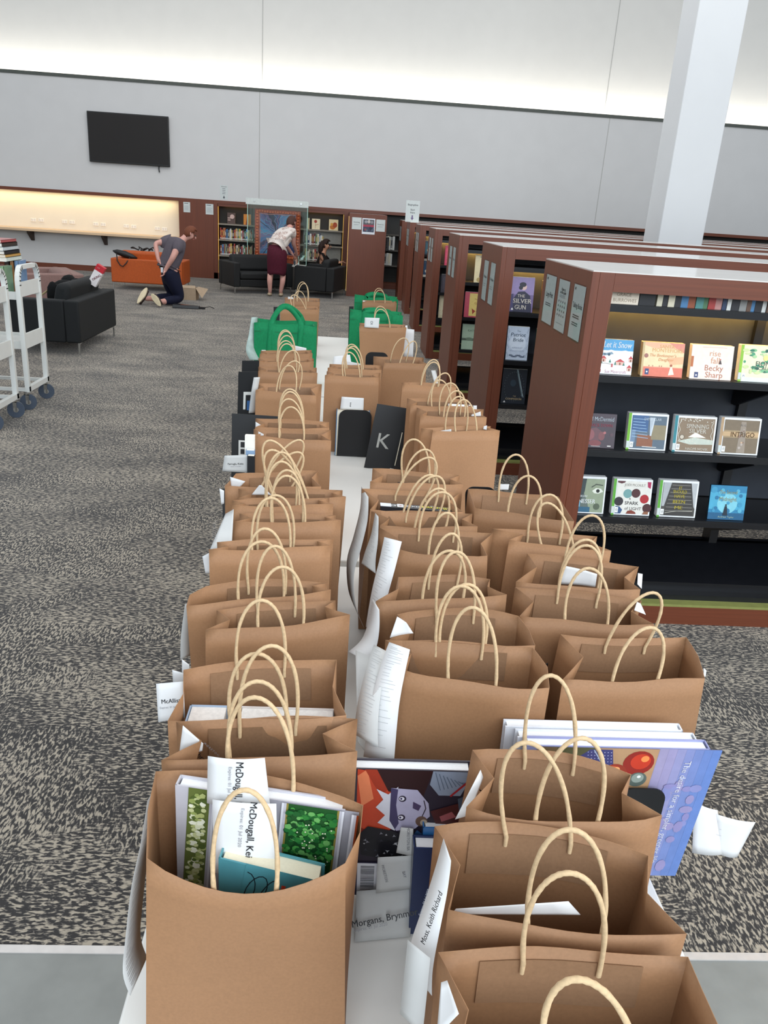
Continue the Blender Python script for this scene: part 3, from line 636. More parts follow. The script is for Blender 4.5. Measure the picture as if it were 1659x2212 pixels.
sheet('white triangle of paper pointing up from the left cluster of bags', pq((560,1048,1.79),(565,1048,1.79),(586,1069,1.79),(543,1069,1.79)))
sheet('tiny white slip in the left corner of the tall fronted bag', pq((558,932,2.3),(570,938,2.3),(569,941,2.3),(558,941,2.3)))
sheet('tiny white slip with black print in the corner behind the tall fronted bag', pq((552,911,2.42),(565,919,2.42),(557,924,2.42),(552,924,2.42)))
sheet('white slip caught in the handles in front of the big green bag', pq((630,745,3.85),(662,752,3.85),(661,769,3.85),(632,765,3.85)))
sheet('thin white slip at the left rim before the big green bag', pq((565,756,3.8),(573,756,3.8),(585,764,3.8),(566,764,3.8)))
ribbon('crumpled translucent white paper beside the big green bag', [at(550,685,Y=4.5), at(546,720,Y=4.48), at(541,755,Y=4.46), at(551,778,Y=4.46)], [(.03, .03, 0), (.055, .02, 0)], mat=col('#a3b5ae', .5, noise=.15, nscale=30))
ribbon('white receipt drooping at the left of the wide open left bag', [at(555,815,Y=2.95), at(549,850,Y=2.95), at(544,892,Y=2.95)], (.022, .01, 0))
# centre row slips
ribbon('grey receipt curving down the left side of the disc case bag', [at(788,1062,Y=1.83), at(786,1110,Y=1.76), at(772,1170,Y=1.7), at(757,1225,Y=1.66), at(760,1290,Y=1.62), at(778,1338,Y=1.60)], (.016, -.075, 0), printed=True)
ribbon('leaf shaped white receipt curling left of the centre bags', [at(814,1112,Y=1.64), at(809,1160,Y=1.61), at(800,1200,Y=1.59), at(796,1228,Y=1.575)], [(.006, -.02, 0), (.03, -.05, 0)], printed=True)
ribbon('white slip with tiny print along the left side of the rounded centre bag', [at(849,1165,Y=1.47), at(836,1220,Y=1.44), at(818,1290,Y=1.40), at(803,1370,Y=1.375)], [(.034, -.02, 0), (.022, -.06, 0)], mat=PAPER, printed=True)
ribbon('curled white paper falling to the table left of the centre row', [at(812,1305,Y=1.25), at(808,1350,Y=1.23), at(796,1392,Y=1.21), at(772,1418,Y=1.18)], [(.01, -.04, 0), (.03, -.03, 0)], mat=PAPER)
sheet('curled white slip in the left corner of the bulging centre bag', pq((858,1332,1.135),(878,1345,1.135),(893,1368,1.125),(842,1378,1.125)), bend=.004)
ribbon('long receipt leaning beside the large smooth centre bag', [at(822,1400,Y=1.09), at(810,1450,Y=1.04), at(795,1530,Y=1.0), at(790,1600,Y=.97)], [(.02, -.02, 0), (.035, -.03, 0)], printed=True)
ribbon('folded white slip hanging over the left side of the large smooth centre bag', [at(863,1395,Y=1.05), at(850,1440,Y=1.03), at(832,1520,Y=1.0), at(818,1640,Y=.97)], [(.03, -.02, 0), (.045, -.01, 0)], mat=PAPER, printed=True)
sheet('white slip lying between the rows with the end of a printed name', pq((768,1405,1.16),(800,1418,1.14),(800,1640,1.0),(772,1600,1.0)), mat=PAPER2, txt=lambda A: (A.text('er, Ca', .38, .66, .009, INK, .012), A.lines(.1, .3, .5, 4, .02, '#999999', .0009)))
sheet('white slip slanting up beside the round rimmed right side bag', pq((1038,1663,.80),(1044,1680,.80),(1012,1762,.75),(983,1770,.75)), txt=lambda A: A.text('M', .5, .75, .012, INK, .012, -60))
ribbon('large curled white slip with a printed name hanging left of the second nearest right bag', [at(966,1835,Y=.64), at(953,1900,Y=.62), at(930,1990,Y=.595), at(912,2060,Y=.575), at(905,2115,Y=.565)], [(.004, -.03, 0), (.022, -.035, 0)], mat=PAPER)
A = Art(at(925,2072,Y=.570), (at(975,1930,Y=.575)-at(925,2072,Y=.570)), (at(900,2050,Y=.575)-at(925,2072,Y=.570)), .085, .03, .0008)
A.text('Moss, Keith Richard', .5, .35, .0078, INK, .012, 0); A.text('Expires: 01 Jul 2020', .6, .75, .004, '#8a8a90', 0, 0); kp = A.done('print', ORI and [o for o in COL.objects if o.name.startswith('hold_slip') and o.type == 'EMPTY'][-1])
ribbon('white slip drooping below the large named one at the table middle', [at(905,2050,Y=.56), at(898,2120,Y=.545), at(888,2212,Y=.53)], (.02, -.02, 0))
sheet('pointed white slip at the left of the nearest right side bag', pq((953,2122,.50),(966,2118,.50),(991,2190,.47),(943,2240,.47)))
sheet('large white sheet lying in the mouth of the second nearest right side bag', [at(985,1963,Z=1.045), at(1228,1947,Z=1.052), at(1254,1976,Z=1.035), at(975,1975,Z=1.04)], group='white sheets in bags')
sheet('white page standing inside the right row bag', pq((1218,1222,1.42),(1290,1240,1.42),(1286,1268,1.42),(1205,1262,1.42)), bend=.004)
sheet('white slip edge at the right corner of the bag with the white page', pq((1378,1238,1.42),(1388,1240,1.42),(1386,1272,1.40),(1377,1262,1.40)))
sheet('wavy white slip at the right edge over the carpet, right row', pq((1376,1300,1.27),(1384,1304,1.27),(1395,1328,1.25),(1370,1318,1.25)))
sheet('small white slip at the right row behind the tall looped handles', pq((1298,1182,1.62),(1306,1184,1.62),(1315,1213,1.6),(1302,1213,1.6)))
sheet('white card edge right of the wide topped bag near the bookcase', pq((1078,1046,1.9),(1100,1046,1.9),(1098,1058,1.9),(1078,1058,1.9)))
sheet('small white slip at the far right rim of the flared bag', pq((1520,1443,1.14),(1526,1448,1.14),(1524,1462,1.14),(1520,1462,1.14)))
sheet('white slip in the top of the large flat fronted bag', pq((938,934,2.47),(975,927,2.47),(975,934,2.47),(940,940,2.47)), bend=.003)
sheet('white slip at the right corner of the large flat fronted bag', pq((1045,921,2.5),(1052,919,2.5),(1051,929,2.5),(1044,927,2.5)))
sheet('white slips at the right corner two bags behind the flat fronted one', pq((1018,896,2.68),(1038,889,2.68),(1039,899,2.68),(1018,899,2.68)))
sheet('upright white slip right of the curved open top bag', pq((1022,876,2.83),(1030,876,2.83),(1030,889,2.83),(1022,887,2.83)))
sheet('slim white paper lying over the rim of the curved open top bag', pq((968,872,2.83),(1020,875,2.83),(1020,879,2.82),(968,877,2.82)))
ribbon('folded white slip hanging right of the far tall bag', [at(936,800,Y=3.4), at(940,815,Y=3.35), at(944,830,Y=3.3)], (.02, .01, 0))
sheet('white slip with print standing in the black bookend in the middle', pq((738,857,3.2),(786,860,3.2),(785,886,3.2),(735,884,3.2)), txt=lambda A: (A.text('Schub', .45, .42, .008, INK, .012, -90)))
sheet('white papers standing behind the middle bag', pq((721,770,3.6),(756,766,3.6),(760,791,3.58),(718,790,3.58)))
sheet('white slip with rounded corner right of the papers behind the middle bag', pq((745,779,3.55),(780,786,3.55),(781,793,3.55),(745,790,3.55)))
sheet('square white slip with a printed stroke caught in the far right handles', pq((788,686,4.72),(820,687,4.72),(818,709,4.72),(787,707,4.72)), txt=lambda A: A.text('Ol', .48, .5, .02, '#9a9aa0', .01, -90))
for i, q in enumerate([((858,703,4.95),(880,703,4.95),(883,770,4.92),(866,770,4.92)), ((868,709,4.9),(895,712,4.9),(892,772,4.88),(872,770,4.88))]):
    sheet(('tall white card on the far right leaning nearest the bookcases', 'tall white card just behind the rightmost white card')[1-i], pq(*q), name='card', cat='card', group='white cards at the far right')
sheet('tiny white slip in the top of the bag between the green bags', pq((784,649,6.1),(792,650,6.1),(788,660,6.1),(783,660,6.1)))
sheet('white paper tucked in the farthest left bag', pq((622,641,5.9),(632,642,5.9),(634,646,5.9),(622,646,5.9)))
# papers by the comic
a, b_ = at(766,2035,Z=.742), at(886,2023,Z=.742)
sheet('white slip with the printed name Morgans standing below the comic', [at(770,1925,Y=.872), at(892,1915,Y=.868), b_, a], mat=PAPER2, curl=.003, txt=lambda A: (A.text('Morgans, Brynmor', .55, .42, .0125, INK, .014, 6), A.text('Expires: 01 Jul 2020', .30, .27, .006, '#8a8a90', 0, 6)))
sheet('white library slip leaning on the comic beside its barcode', pq((816,1852,.868),(890,1848,.868),(892,1920,.862),(812,1930,.862)), mat=PAPER2, txt=lambda A: (A.text('MORETON', .28, .55, .006, '#8a8a90', 0, -80), A.text('BAY', .85, .5, .006, '#8a8a90', 0, -80)))
sheet('small white slip rising above the others against the comic', pq((866,1787,.872),(893,1790,.872),(892,1850,.868),(856,1842,.868)), mat=PAPER2, txt=lambda A: A.text('MORETON BA', .7, .6, .006, '#8a8a90', 0, -80))
sheet('crumpled white slip sticking out right of the greener life books over the carpet', pq((1500,1733,.985),(1550,1750,.995),(1560,1846,.99),(1495,1842,.985)), bend=-.004, txt=lambda A: (A.lines(.3, .75, .3, 5, .1, '#b0b0b4', .0008), A.text('JOLIMONT', .7, .45, .006, '#9a9aa0', 0, -80)))
sheet('outer crumpled white slip with pointed end, farthest right over the carpet', pq((1546,1758,.992),(1632,1776,1.0),(1592,1852,1.0),(1548,1842,.992)), bend=-.005)
# ------------------------------------------------------------------ books among the bags
def book(label, P, thick, cover, pages='#e9e9ea', art=None, edge_top=True, name='book', cat='book', group=None, spine_right=False):
    """P: front cover corners (top-left, top-right, bottom-right, bottom-left); thickness goes away from the reader"""
    a, b, c, d = [Vector(p) for p in P]; n = (b-a).cross(a-d).normalized()
    if n.dot(CAM-a) < 0: n = -n
    rt = root(name, label, cat, tuple((c+d)/2), group); q = -n*thick; t = -n*.0022; m = MB(); cm = col(cover, .35, .5, coat=.3, noise=.05, nscale=40)
    m.hexa([d+t, c+t, c, d, a+t, b+t, b, a]); m.hexa([d+q, c+q, c+q-t, d+q-t, a+q, b+q, b+q-t, a+q-t])
    r = (b-a).normalized(); m.hexa([d+q, d+q+r*.002, d+r*.002, d, a+q, a+q+r*.002, a+r*.002, a]) if not spine_right else m.hexa([c+q-r*.002, c+q, c, c-r*.002, b+q-r*.002, b+q, b, b-r*.002])
    part('cover', m, cm, rt)
    i = r*.004; u = (a-d).normalized()*.003; m = MB(); m.hexa([d+q-t+i+u, c+q-t-i+u, c+t-i+u, d+t+i+u, a+q-t+i-u, b+q-t-i-u, b+t-i-u, a+t+i-u]); part('page_block', m, col(pages, .8, .3, noise=.08, nscale=300, stretch=(1, 12, 1)), rt)
    if art:
        A = Art(d, b-a, (a-d), (b-a).length, (a-d).length, .0008); A.u = (A.u-A.r*A.u.dot(A.r)).normalized(); art(A); A.done('cover_print', rt)
    return rt
rr = random.Random(3)
def food_art(A):
    A.rect(0, 0, 1, 1, '#a19ea6'); asp = A.w/A.h
    def rrect(x0, y0, x1, y1, r, c):
        pts = []
        for cx, cy, a0 in ((x1-r, y0+r*asp, -90), (x1-r, y1-r*asp, 0), (x0+r, y1-r*asp, 90), (x0+r, y0+r*asp, 180)):
            for i in range(6): t = math.radians(a0+i*18); pts.append((max(0, min(1, cx+r*math.cos(t))), max(0, min(1, cy+r*asp*math.sin(t)))))
        A.poly(pts, c)
    for x0, y0, x1, y1, kd in ((-.12, .34, .155, 1.2, 'c'), (.20, .32, .47, 1.2, 'r'), (.55, .14, .915, 1.2, 'b'), (.96, .26, 1.3, 1.2, 'r')):
        rrect(x0, y0, x1, y1, .06, '#d9d8de'); rrect(x0+.012, y0+.018, x1-.012, y1, .05, '#b9b6bf'); rrect(x0+.028, y0+.035, x1-.028, y1, .045, {'c': '#5f6a34', 'r': '#8f3a18', 'b': '#8a7c3a'}[kd])
        if kd == 'b': A.rect(x0+.04, .60, x1-.04, 1, '#1f4f24'); A.rect(x0+.04, y0+.08, .73, .60, '#6a3426')
        xa, xb, ya = x0+.045, x1-.045, y0+.065
        for i in range({'c': 260, 'r': 110, 'b': 520}[kd]):
            x = rr.uniform(xa, xb); y = rr.uniform(ya, .975)
            if not (.02 < x < .98): continue
            if kd == 'c': c = rr.choice(['#d6d8b6', '#c0c48f', '#8f9c58', '#e2e2cc', '#a9b070', '#4f5f2c']); q = rr.uniform(.012, .026)
            elif kd == 'r': c = rr.choice(['#c2561f', '#a8401a', '#d8742e', '#7d2d12']); q = rr.uniform(.012, .022)
            elif y > .60+.1*(x-.7): c = rr.choice(['#2f7a35', '#1d5a28', '#4a9644', '#143f1c', '#69a85c', '#236830']); q = rr.uniform(.012, .027)
            elif x < .72: c = rr.choice(['#7a3a2c', '#8f4c38', '#5d261d', '#a0604a', '#6d3226']); q = rr.uniform(.012, .024)
            else: c = rr.choice(['#c23a2a', '#cfc07a', '#4a8a3a', '#d84a34', '#b0a055', '#6f7a30']); q = rr.uniform(.007, .014)
            q = min(q, .99-x, x-.005, (.985-y)/asp)
            if q > .004: A.disc(x, y, q, c, q*asp*rr.uniform(.6, 1), n=rr.choice((5, 6, 7)), a0=rr.random()*6)
    for i in range(26): A.disc(rr.uniform(.62, .86), rr.uniform(.66, .93), .005, '#e6e2c8', n=6)
book('hardback cookbook with photos of lunch containers standing in the nearest left bag', [(-.172, .762, 1.062), (.026, .740, 1.05), (.018, .728, .80), (-.172, .750, .812)], .020, '#b9b6bd', art=food_art)
def teal_art(A):
    A.rect(0, 0, 1, 1, '#4d8f99')
    pts = [(.03+.32*(t/40)+.07*math.sin(t*.45)*(1 if t < 25 else .7), .84+.10*math.cos(t*.42)-.0005*t) for t in range(41)]
    A.stroke([(x, min(.985, y)) for x, y in pts], .0012, '#16222c')
    A.disc(.56, .62, .11, '#c8432a'); A.disc(.56, .62, .06, '#4d8f99'); A.text('T', .40, .86, .028, '#c8432a', .03, 180); A.text('S', .72, .7, .05, '#c8432a', .03)
book('thick teal paperback with red lettering and a black line loop in the nearest left bag', [(-.112, .692, 1.023), (.002, .678, 1.004), (.002, .668, .82), (-.112, .682, .838)], .030, '#4d8f99', pages='#e5dcc2', art=teal_art)
for i, (q, lb) in enumerate(((((400,1556),(408,1528),(488,1528),(486,1556)), 'small white topped book at the left inside the third left row bag'), (((512,1548),(515,1526),(720,1530),(724,1548)), 'wide white topped book filling the third left row bag'))):
    P = [at(x, y, Z=1.0) for x, y in q]; y0, y1 = (P[0].y+P[3].y)/2, (P[1].y+P[2].y)/2; y1 = min(y1, .99)
    y0, y1 = .935, .975
    x0, x1 = (at(q[0][0], 1545, Y=.94).x, at(q[3][0], 1545, Y=.94).x); rt = root('book', lb, 'book', ((x0+x1)/2, .95, .77), 'books standing in the third left row bag')
    m = MB(); m.box((x0+.003, y0, .775), (x1-.003, y1, 1.022)); part('page_block', m, col('#e2dcd6', .8, noise=.08, nscale=200), rt)
    m = MB(); m.box((x0, y0-.002, .772), (x1, y0, 1.024)); m.box((x0, y1, .772), (x1, y1+.002, 1.024)); m.box((x0, y0-.002, .772), (x0+.002, y1+.002, 1.024)); part('cover', m, col('#9fb3cb' if i == 0 else '#d8d0cc', .4), rt)
# the comic propped between the rows
def comic_art(A):
    A.rect(0, 0, 1, 1, '#2a2230')
    A.poly([(0, 1), (0, .45), (.10, .40), (.30, .55), (.22, .75), (.35, .88), (.18, .98)], '#c5472b')
    A.poly([(0, .95), (.04, .72), (.14, .78), (.08, 1)], '#e8855a'); A.poly([(.06, 1), (.2, .80), (.26, .86), (.16, 1)], '#a3361f')
    A.poly([(.16, 1), (.26, .84), (.55, .80), (.62, 1)], '#2b1013'); A.poly([(.02, .5), (.2, .42), (.16, .5), (.03, .56)], '#7d2417')
    A.poly([(.62, 1), (.6, .9), (.68, .82), (.86, .82), (.95, .98), (.9, 1)], '#8791a3'); 
    for i in range(9): x = .64+i*.032; A.stroke([(x, .99-.01*i), (x+.05, .86+.008*i)], .0012, '#5a6577')
    A.poly([(.16, .86), (.22, .78), (.16, .72), (.24, .66), (.18, .60), (.33, .54), (.34, .88), (.26, .82)], '#dcdce6')
    A.poly([(.28, .87), (.5, .86), (.6, .76), (.62, .66), (.5, .56), (.34, .54), (.3, .6)], '#b4afc9')
    A.poly([(.28, .87), (.34, .86), (.33, .74), (.36, .6), (.33, .55), (.28, .62)], '#453d62')
    for y in (.79, .645): A.disc(.38, y, .032, '#2b2238', .024); A.disc(.375, y, .022, '#eceaf2', .014); A.disc(.37, y, .009, '#3a3060', .008)
    A.poly([(.47, .77), (.54, .74), (.52, .70), (.47, .72)], '#4a3b5e'); A.stroke([(.56, .78), (.58, .72), (.555, .66)], .0014, '#2b1a2a')
    A.poly([(.62, .7), (.9, .78), (.95, .6), (.7, .55)], '#4a1d1c'); A.poly([(.7, .66), (.8, .7), (.84, .66), (.72, .62)], '#a3575a'); A.poly([(.84, .8), (1, .86), (1, .6), (.88, .62)], '#4d5767'); A.stroke([(.78, .82), (.9, .92)], .003, '#a02027')
    A.disc(.55, .62, .05, '#6d5347', .04); A.disc(.57, .61, .03, '#b7a58e', .025)
    A.poly([(.02, .5), (.1, .57), (.3, .54), (.44, .5), (.5, .36), (.3, .30), (.05, .34)], '#17161d')
    for i in range(22):
        x, y = rr.uniform(.06, .46), rr.uniform(.33, .52); A.star(x, y, rr.uniform(.01, .035), .006, 3, rr.choice(['#5a5a66', '#8b8b94', '#30303c', '#b9b9bd', '#0c0c10']), rr.random()*6)
    A.poly([(.45, .47), (.52, .55), (.6, .5), (.62, .4), (.5, .38)], '#3a5f8c'); A.disc(.55, .46, .04, '#b08b5f', .03)
    A.rect(0, 0, 1, .28, '#2a2742'); A.rect(.02, .02, .22, .27, '#e3e1e6')
    x = .05
    yy = .045
    while yy < .25: h = rr.choice((.002, .003, .005)); A.rect(.05, yy, .17, yy+h, '#1c1c24'); yy += h+rr.choice((.002, .003, .004))
book('comic book with a white haired face and red flames lying up against the centre bag', [at(757,1660,Y=.882), at(1020,1667,Y=.876), at(1000,1935,Y=.892), at(765,1930,Y=.892)], .022, '#2a2230', art=comic_art)
book('thick dark blue book standing on the table beside the named slips', [at(894,1832,Y=.842), at(955,1834,Y=.842), at(950,2022,Y=.846), at(882,2022,Y=.846)], .024, '#1b2c55', name='book')
book('blue and white book standing just behind the dark blue one', [at(914,1788,Y=.868), at(985,1790,Y=.868), at(975,1990,Y=.872), at(905,1990,Y=.872)], .018, '#2f6ba5')
# the greener life stack
def green_art(A):
    A.rect(0, 0, 1, 1, '#8f93bd'); A.rect(0, 0, .66, 1, '#8f8fb0')
    for i in range(7): A.rect(.66+i*.0486, 0, .66+(i+1)*.0486, 1, ('#9a92b4', '#9790b6', '#8f8fb9', '#8089ba', '#7384ba', '#6880ba', '#6480bd')[i])
    for i in range(26):
        x, y = rr.uniform(.70, .93), rr.uniform(.06, .8); A.disc(x, y, rr.uniform(.02, .045), rr.choice(['#8c86b4', '#8783b4', '#9089b4', '#8488ba']), rr.uniform(.02, .05), n=9, a0=rr.random())
    A.rect(.0, .0, .655, .66, '#96b3b4'); A.rect(0, .72, .655, 1, '#6f5a3c'); A.rect(.33, .70, .655, 1, '#b08a66'); A.rect(.1, .78, .33, 1, '#52502f')
    A.poly([(.28, .99), (.40, .99), (.43, .86), (.34, .82), (.22, .93)], '#39386f')
    for i in range(8):
        for j in range(6): x, y = .27+i*.018+j*.004, .97-j*.022; A.disc(x, y, .0035, '#b5b4d6', n=5)
    A.stroke([(.30, .985), (.38, .86)], .0015, '#a7b2c6')
    for x, y, r, c in ((.56, .90, .085, '#8e2117'), (.57, .91, .055, '#c0351c'), (.59, .93, .022, '#e88a4a'), (.44, .82, .07, '#93301c'), (.43, .83, .045, '#c8552a'), (.45, .85, .018, '#f0a86a'), (.58, .78, .052, '#57625c'), (.58, .79, .034, '#8b968e'), (.585, .80, .01, '#e9eeea')): A.disc(x, y, r, c)
    for i in range(16): A.stroke([(.35+i*.018, .69), (.357+i*.018, .665)], .001, '#6f9093')
    A.text('The desire for a simpler, greener life...', .83, .50, .0135, '#eeeef4', .004, -90, fit=.225)
GL = [Vector(p) for p in ((.283, .925, 1.008), (.553, .932, 1.004), (.565, .965, .742), (.295, .958, .742))]
book('large blue greener life book at the front of its stack by the right table edge', GL, .020, '#8f93bd', art=green_art, spine_right=True)
book('white edged hardback directly behind the greener life book', [p+Vector((-.008, .024, -.004)) if i < 2 else p+Vector((-.008, .024, 0)) for i, p in enumerate(GL)], .018, '#dfe3ea', spine_right=True)
book('rearmost white edged hardback of the greener life stack', [p+Vector((-.022, .046, -.002)) if i < 2 else p+Vector((-.022, .046, 0)) for i, p in enumerate(GL)], .016, '#e4e7ee', spine_right=True)
def bookend(label, P, t=.0025, letter=None, rounded=True, name='bookend', rot=0, arts=None):
    a, b, c, d = [Vector(p) for p in P]; m = MB(); d0 = d.copy(); h0 = (a-d).length
    for p, q_ in ((d, a), (c, b)):
        if p.z > TZ+.004 or p.z < TZ+.001: p += (p-q_)*((p.z-TZ-.002)/(q_.z-p.z))
    r = (b-a).normalized(); u = (a-d).normalized(); w_, h_ = (b-a).length, (a-d).length; n = r.cross(u)
    if n.dot(CAM-a) < 0: n = -n
    pts = [(0, 0), (w_, 0)]
    if rounded:
        k = min(.03, w_*.28); pts += [(w_-k+k*math.cos(math.radians(q)), h_-k+k*math.sin(math.radians(q))) for q in range(0, 91, 15)]+[(k+k*math.cos(math.radians(q)), h_-k+k*math.sin(math.radians(q))) for q in range(90, 181, 15)]
    else: pts += [(w_, h_), (0, h_)]
    F = [d+r*x+u*y for x, y in pts]; B_ = [p-n*t for p in F]; k = len(F)
    m.add(F+B_, [tuple(range(k)), tuple(range(2*k-1, k-1, -1))]+[(i, (i+1) % k, (i+1) % k+k, i+k) for i in range(k)])
    rt = root(name, label, 'bookend', tuple((c+d)/2), 'black bookends and letter cards'); part('plate', m, col('#0c0d10', .45, .4, noise=.05), rt)
    m = MB(); z0 = min(c.z, d.z); m.hexa([d+Vector((0, 0, 0)), c, c-n*.09, d-n*.09, d+Vector((0, 0, .002)), c+Vector((0, 0, .002)), c-n*.09+Vector((0, 0, .002)), d-n*.09+Vector((0, 0, .002))]); 
    if rounded: part('foot', m, BLACK, rt)
    if letter or arts:
        A = Art(d0, r, u, w_, h0, .0006)
        if (A.n).dot(n) < 0: A.n = n
        (arts or (lambda A: A.text(letter, .3, .5, .075, '#d6d6d0', .005)))(A); A.done('letter', rt)
    return rt
bookend('black rounded bookend in the middle of the table holding a printed slip', [at(733,885,Y=3.16), at(804,887,Y=3.16), at(791,989,Y=3.163), at(727,985,Y=3.163)])
m = MB(); m.box((-.012, 3.167, .742), (.118, 3.215, .925)); k_ = root('book', 'pale covered books held behind the middle black bookend', 'book', (.05, 3.19, .742)); part('page_block', m, col('#dcd6c4', .8), k_); m = MB(); m.box((-.015, 3.165, .742), (-.012, 3.217, .927)); m.box((.118, 3.165, .742), (.121, 3.217, .927)); part('cover', m, col('#3b6c93', .4), k_)
bookend('leaning black card with a white letter K and a white stroke', [at(815,872,Y=3.06), at(886,883,Y=3.06), at(853,1012,Y=3.02), at(787,1006,Y=3.02)], rounded=False, name='letter_card', arts=lambda A: (A.text('K', .40, .42, .085, '#d6d6d0', .002), A.rect(.93, .05, .985, .62, '#cfc9b4'), A.rect(.78, .0, .9, .02, '#d6d6d0')))
bookend('black card tucked right behind the letter K card', [at(869,930,Y=2.93), at(912,933,Y=2.93), at(905,1017,Y=2.92), at(850,1014,Y=2.92)], rounded=False, name='letter_card', arts=lambda A: A.rect(.0, .1, .04, .95, '#cfc9b4'))
def rect_letters(A): A.rect(.35, .0, .95, .42, '#d6d6d0'); A.rect(.42, .05, .95, .36, '#0c0d10'); A.rect(.5, .0, .95, .22, '#2f5f96')
bookend('black card with white framed print at the left of the wide open left bag', [at(515,803,Y=3.0), at(556,803,Y=3.0), at(552,890,Y=3.0), at(513,886,Y=3.0)], rounded=False, name='letter_card', arts=lambda A: (A.rect(.30, .02, 1, .48, '#d6d6d0'), A.rect(.42, .02, 1, .40, '#0c0d10'), A.rect(.5, .0, 1, .25, '#2f5f96')))
bookend('black card topmost at the left, behind the white framed one', [at(523,779,Y=3.35), at(560,779,Y=3.35), at(556,812,Y=3.35), at(522,812,Y=3.35)], rounded=False, name='letter_card')
bookend('large black card with a white letter grid left of the tall fronted bag', [at(501,893,Y=2.52), at(610,900,Y=2.52), at(600,988,Y=2.50), at(500,984,Y=2.50)], rounded=False, name='letter_card', arts=lambda A: (A.rect(.14, .02, .30, .38, '#d6d6d0'), A.rect(.18, .05, .26, .17, '#0c0d10'), A.rect(.18, .21, .26, .34, '#0c0d10')))
bookend('black card at the left under the cluster of bags', [at(480,1055,Y=1.86), at(500,1058,Y=1.86), at(500,1130,Y=1.84), at(481,1130,Y=1.84)], rounded=False, name='letter_card')
bookend('black rounded bookend behind the right row far bag', [at(790,760,Y=3.95), at(839,762,Y=3.95), at(830,830,Y=3.95), at(788,828,Y=3.95)])
bookend('black bookend between the flat fronted bag and the wide topped one', [at(1005,1051,Y=1.93), at(1072,1053,Y=1.93), at(1072,1200,Y=1.93), at(1005,1198,Y=1.93)])
bookend('dark bookend at the left of the nearer right green bag', [at(754,662,Y=5.45), at(764,662,Y=5.45), at(764,700,Y=5.45), at(753,700,Y=5.45)], rounded=False)
bookend('black rounded bookend in front of the greener life book', [at(1340,1704,Y=.925), at(1442,1706,Y=.925), at(1385,1890,Y=.94), at(1300,1885,Y=.94)])
bookend('small black bookend sliver between the centre and right rows', [at(1176,1437,Y=1.13), at(1184,1433,Y=1.13), at(1180,1470,Y=1.13), at(1172,1470,Y=1.13)], rounded=False)
bookend('dark card left of the farthest left bag', [at(591,663,Y=5.3), at(604,663,Y=5.3), at(604,680,Y=5.3), at(591,680,Y=5.3)], rounded=False)
# small stack of books at the left of the tall fronted bag
for i, (x0_, y0_, x1_, y1_, c, lb) in enumerate(((529,941,547,972,'#e9e5dc','cream paperback showing its page edge left of the tall fronted bag'),(531,973,547,1000,'#7d97b5','blue grey book below the cream one at the left of the tall fronted bag'),(534,985,547,1020,'#16181c','black book lowest at the left of the tall fronted bag'))):
    yy = 2.21-.02*i; a, d = at(x0_, y0_, Y=yy), at(x1_+3, y1_, Y=yy); rt = root('book', lb, 'book', (a.x, yy, d.z), 'books left of the tall fronted bag')
    m = MB(); m.box((a.x, yy, TZ+.001), (d.x, yy+.016, a.z)); part('cover', m, col(c, .4), rt)
    m = MB(); m.box((a.x+.002, yy+.002, a.z-.001), (d.x-.002, yy+.014, a.z+.001)); part('page_block', m, col('#ece6d8', .8), rt)
# disc case and spines seen in bags
def spine_up(label, P, texts, c):
    a, b = [Vector(p) for p in P]; r = (b-a).normalized(); rt = root('disc_case', label, 'disc case', tuple((a+b)/2-Vector((0, 0, .19))), None)
    w_ = (b-a).length; m = MB(); dy = Vector((0, .026, 0)); z = Vector((0, 0, -.18)); m.hexa([a+z, b+z, b+z+dy, a+z+dy, a, b, b+dy, a+dy]); part('case', m, col(c, .35, .5, coat=.4), rt)
    A = Art(a, r, (0, 1, 0), w_, .026, .0006)
    for t in texts: t(A)
    A.done('spine_print', rt); return rt
spine_up('black disc case with yellow and white spine lettering inside the centre row bag', (at(822,1094,Y=1.762), at(988,1106,Y=1.762)), [lambda A: (A.rect(0, .1, .14, .95, '#dfe3ea'), A.rect(.22, .1, .30, .95, '#d9d9d9'), A.text('RES', .19, .5, .016, '#f0f0f0', .02, 180), A.star(.26, .5, .02, .012, 5, '#b03030'), A.text('WEDDING', .42, .5, .013, '#f0f0f0', .02, 180), A.text('THE', .55, .6, .006, '#f0f0f0', .02, 180), A.text('Kellerman', .76, .5, .022, '#e6d84a', .02, 180), A.text('Faye', .68, .85, .006, '#f0f0f0', .02, 180))], '#22252b')
spine_up('dark disc case lying across the bag at the back of the centre row', (at(860,1048,Y=1.96), at(985,1056,Y=1.96)), [lambda A: A.rect(.3, .2, .5, .6, '#39465c')], '#1d2026')
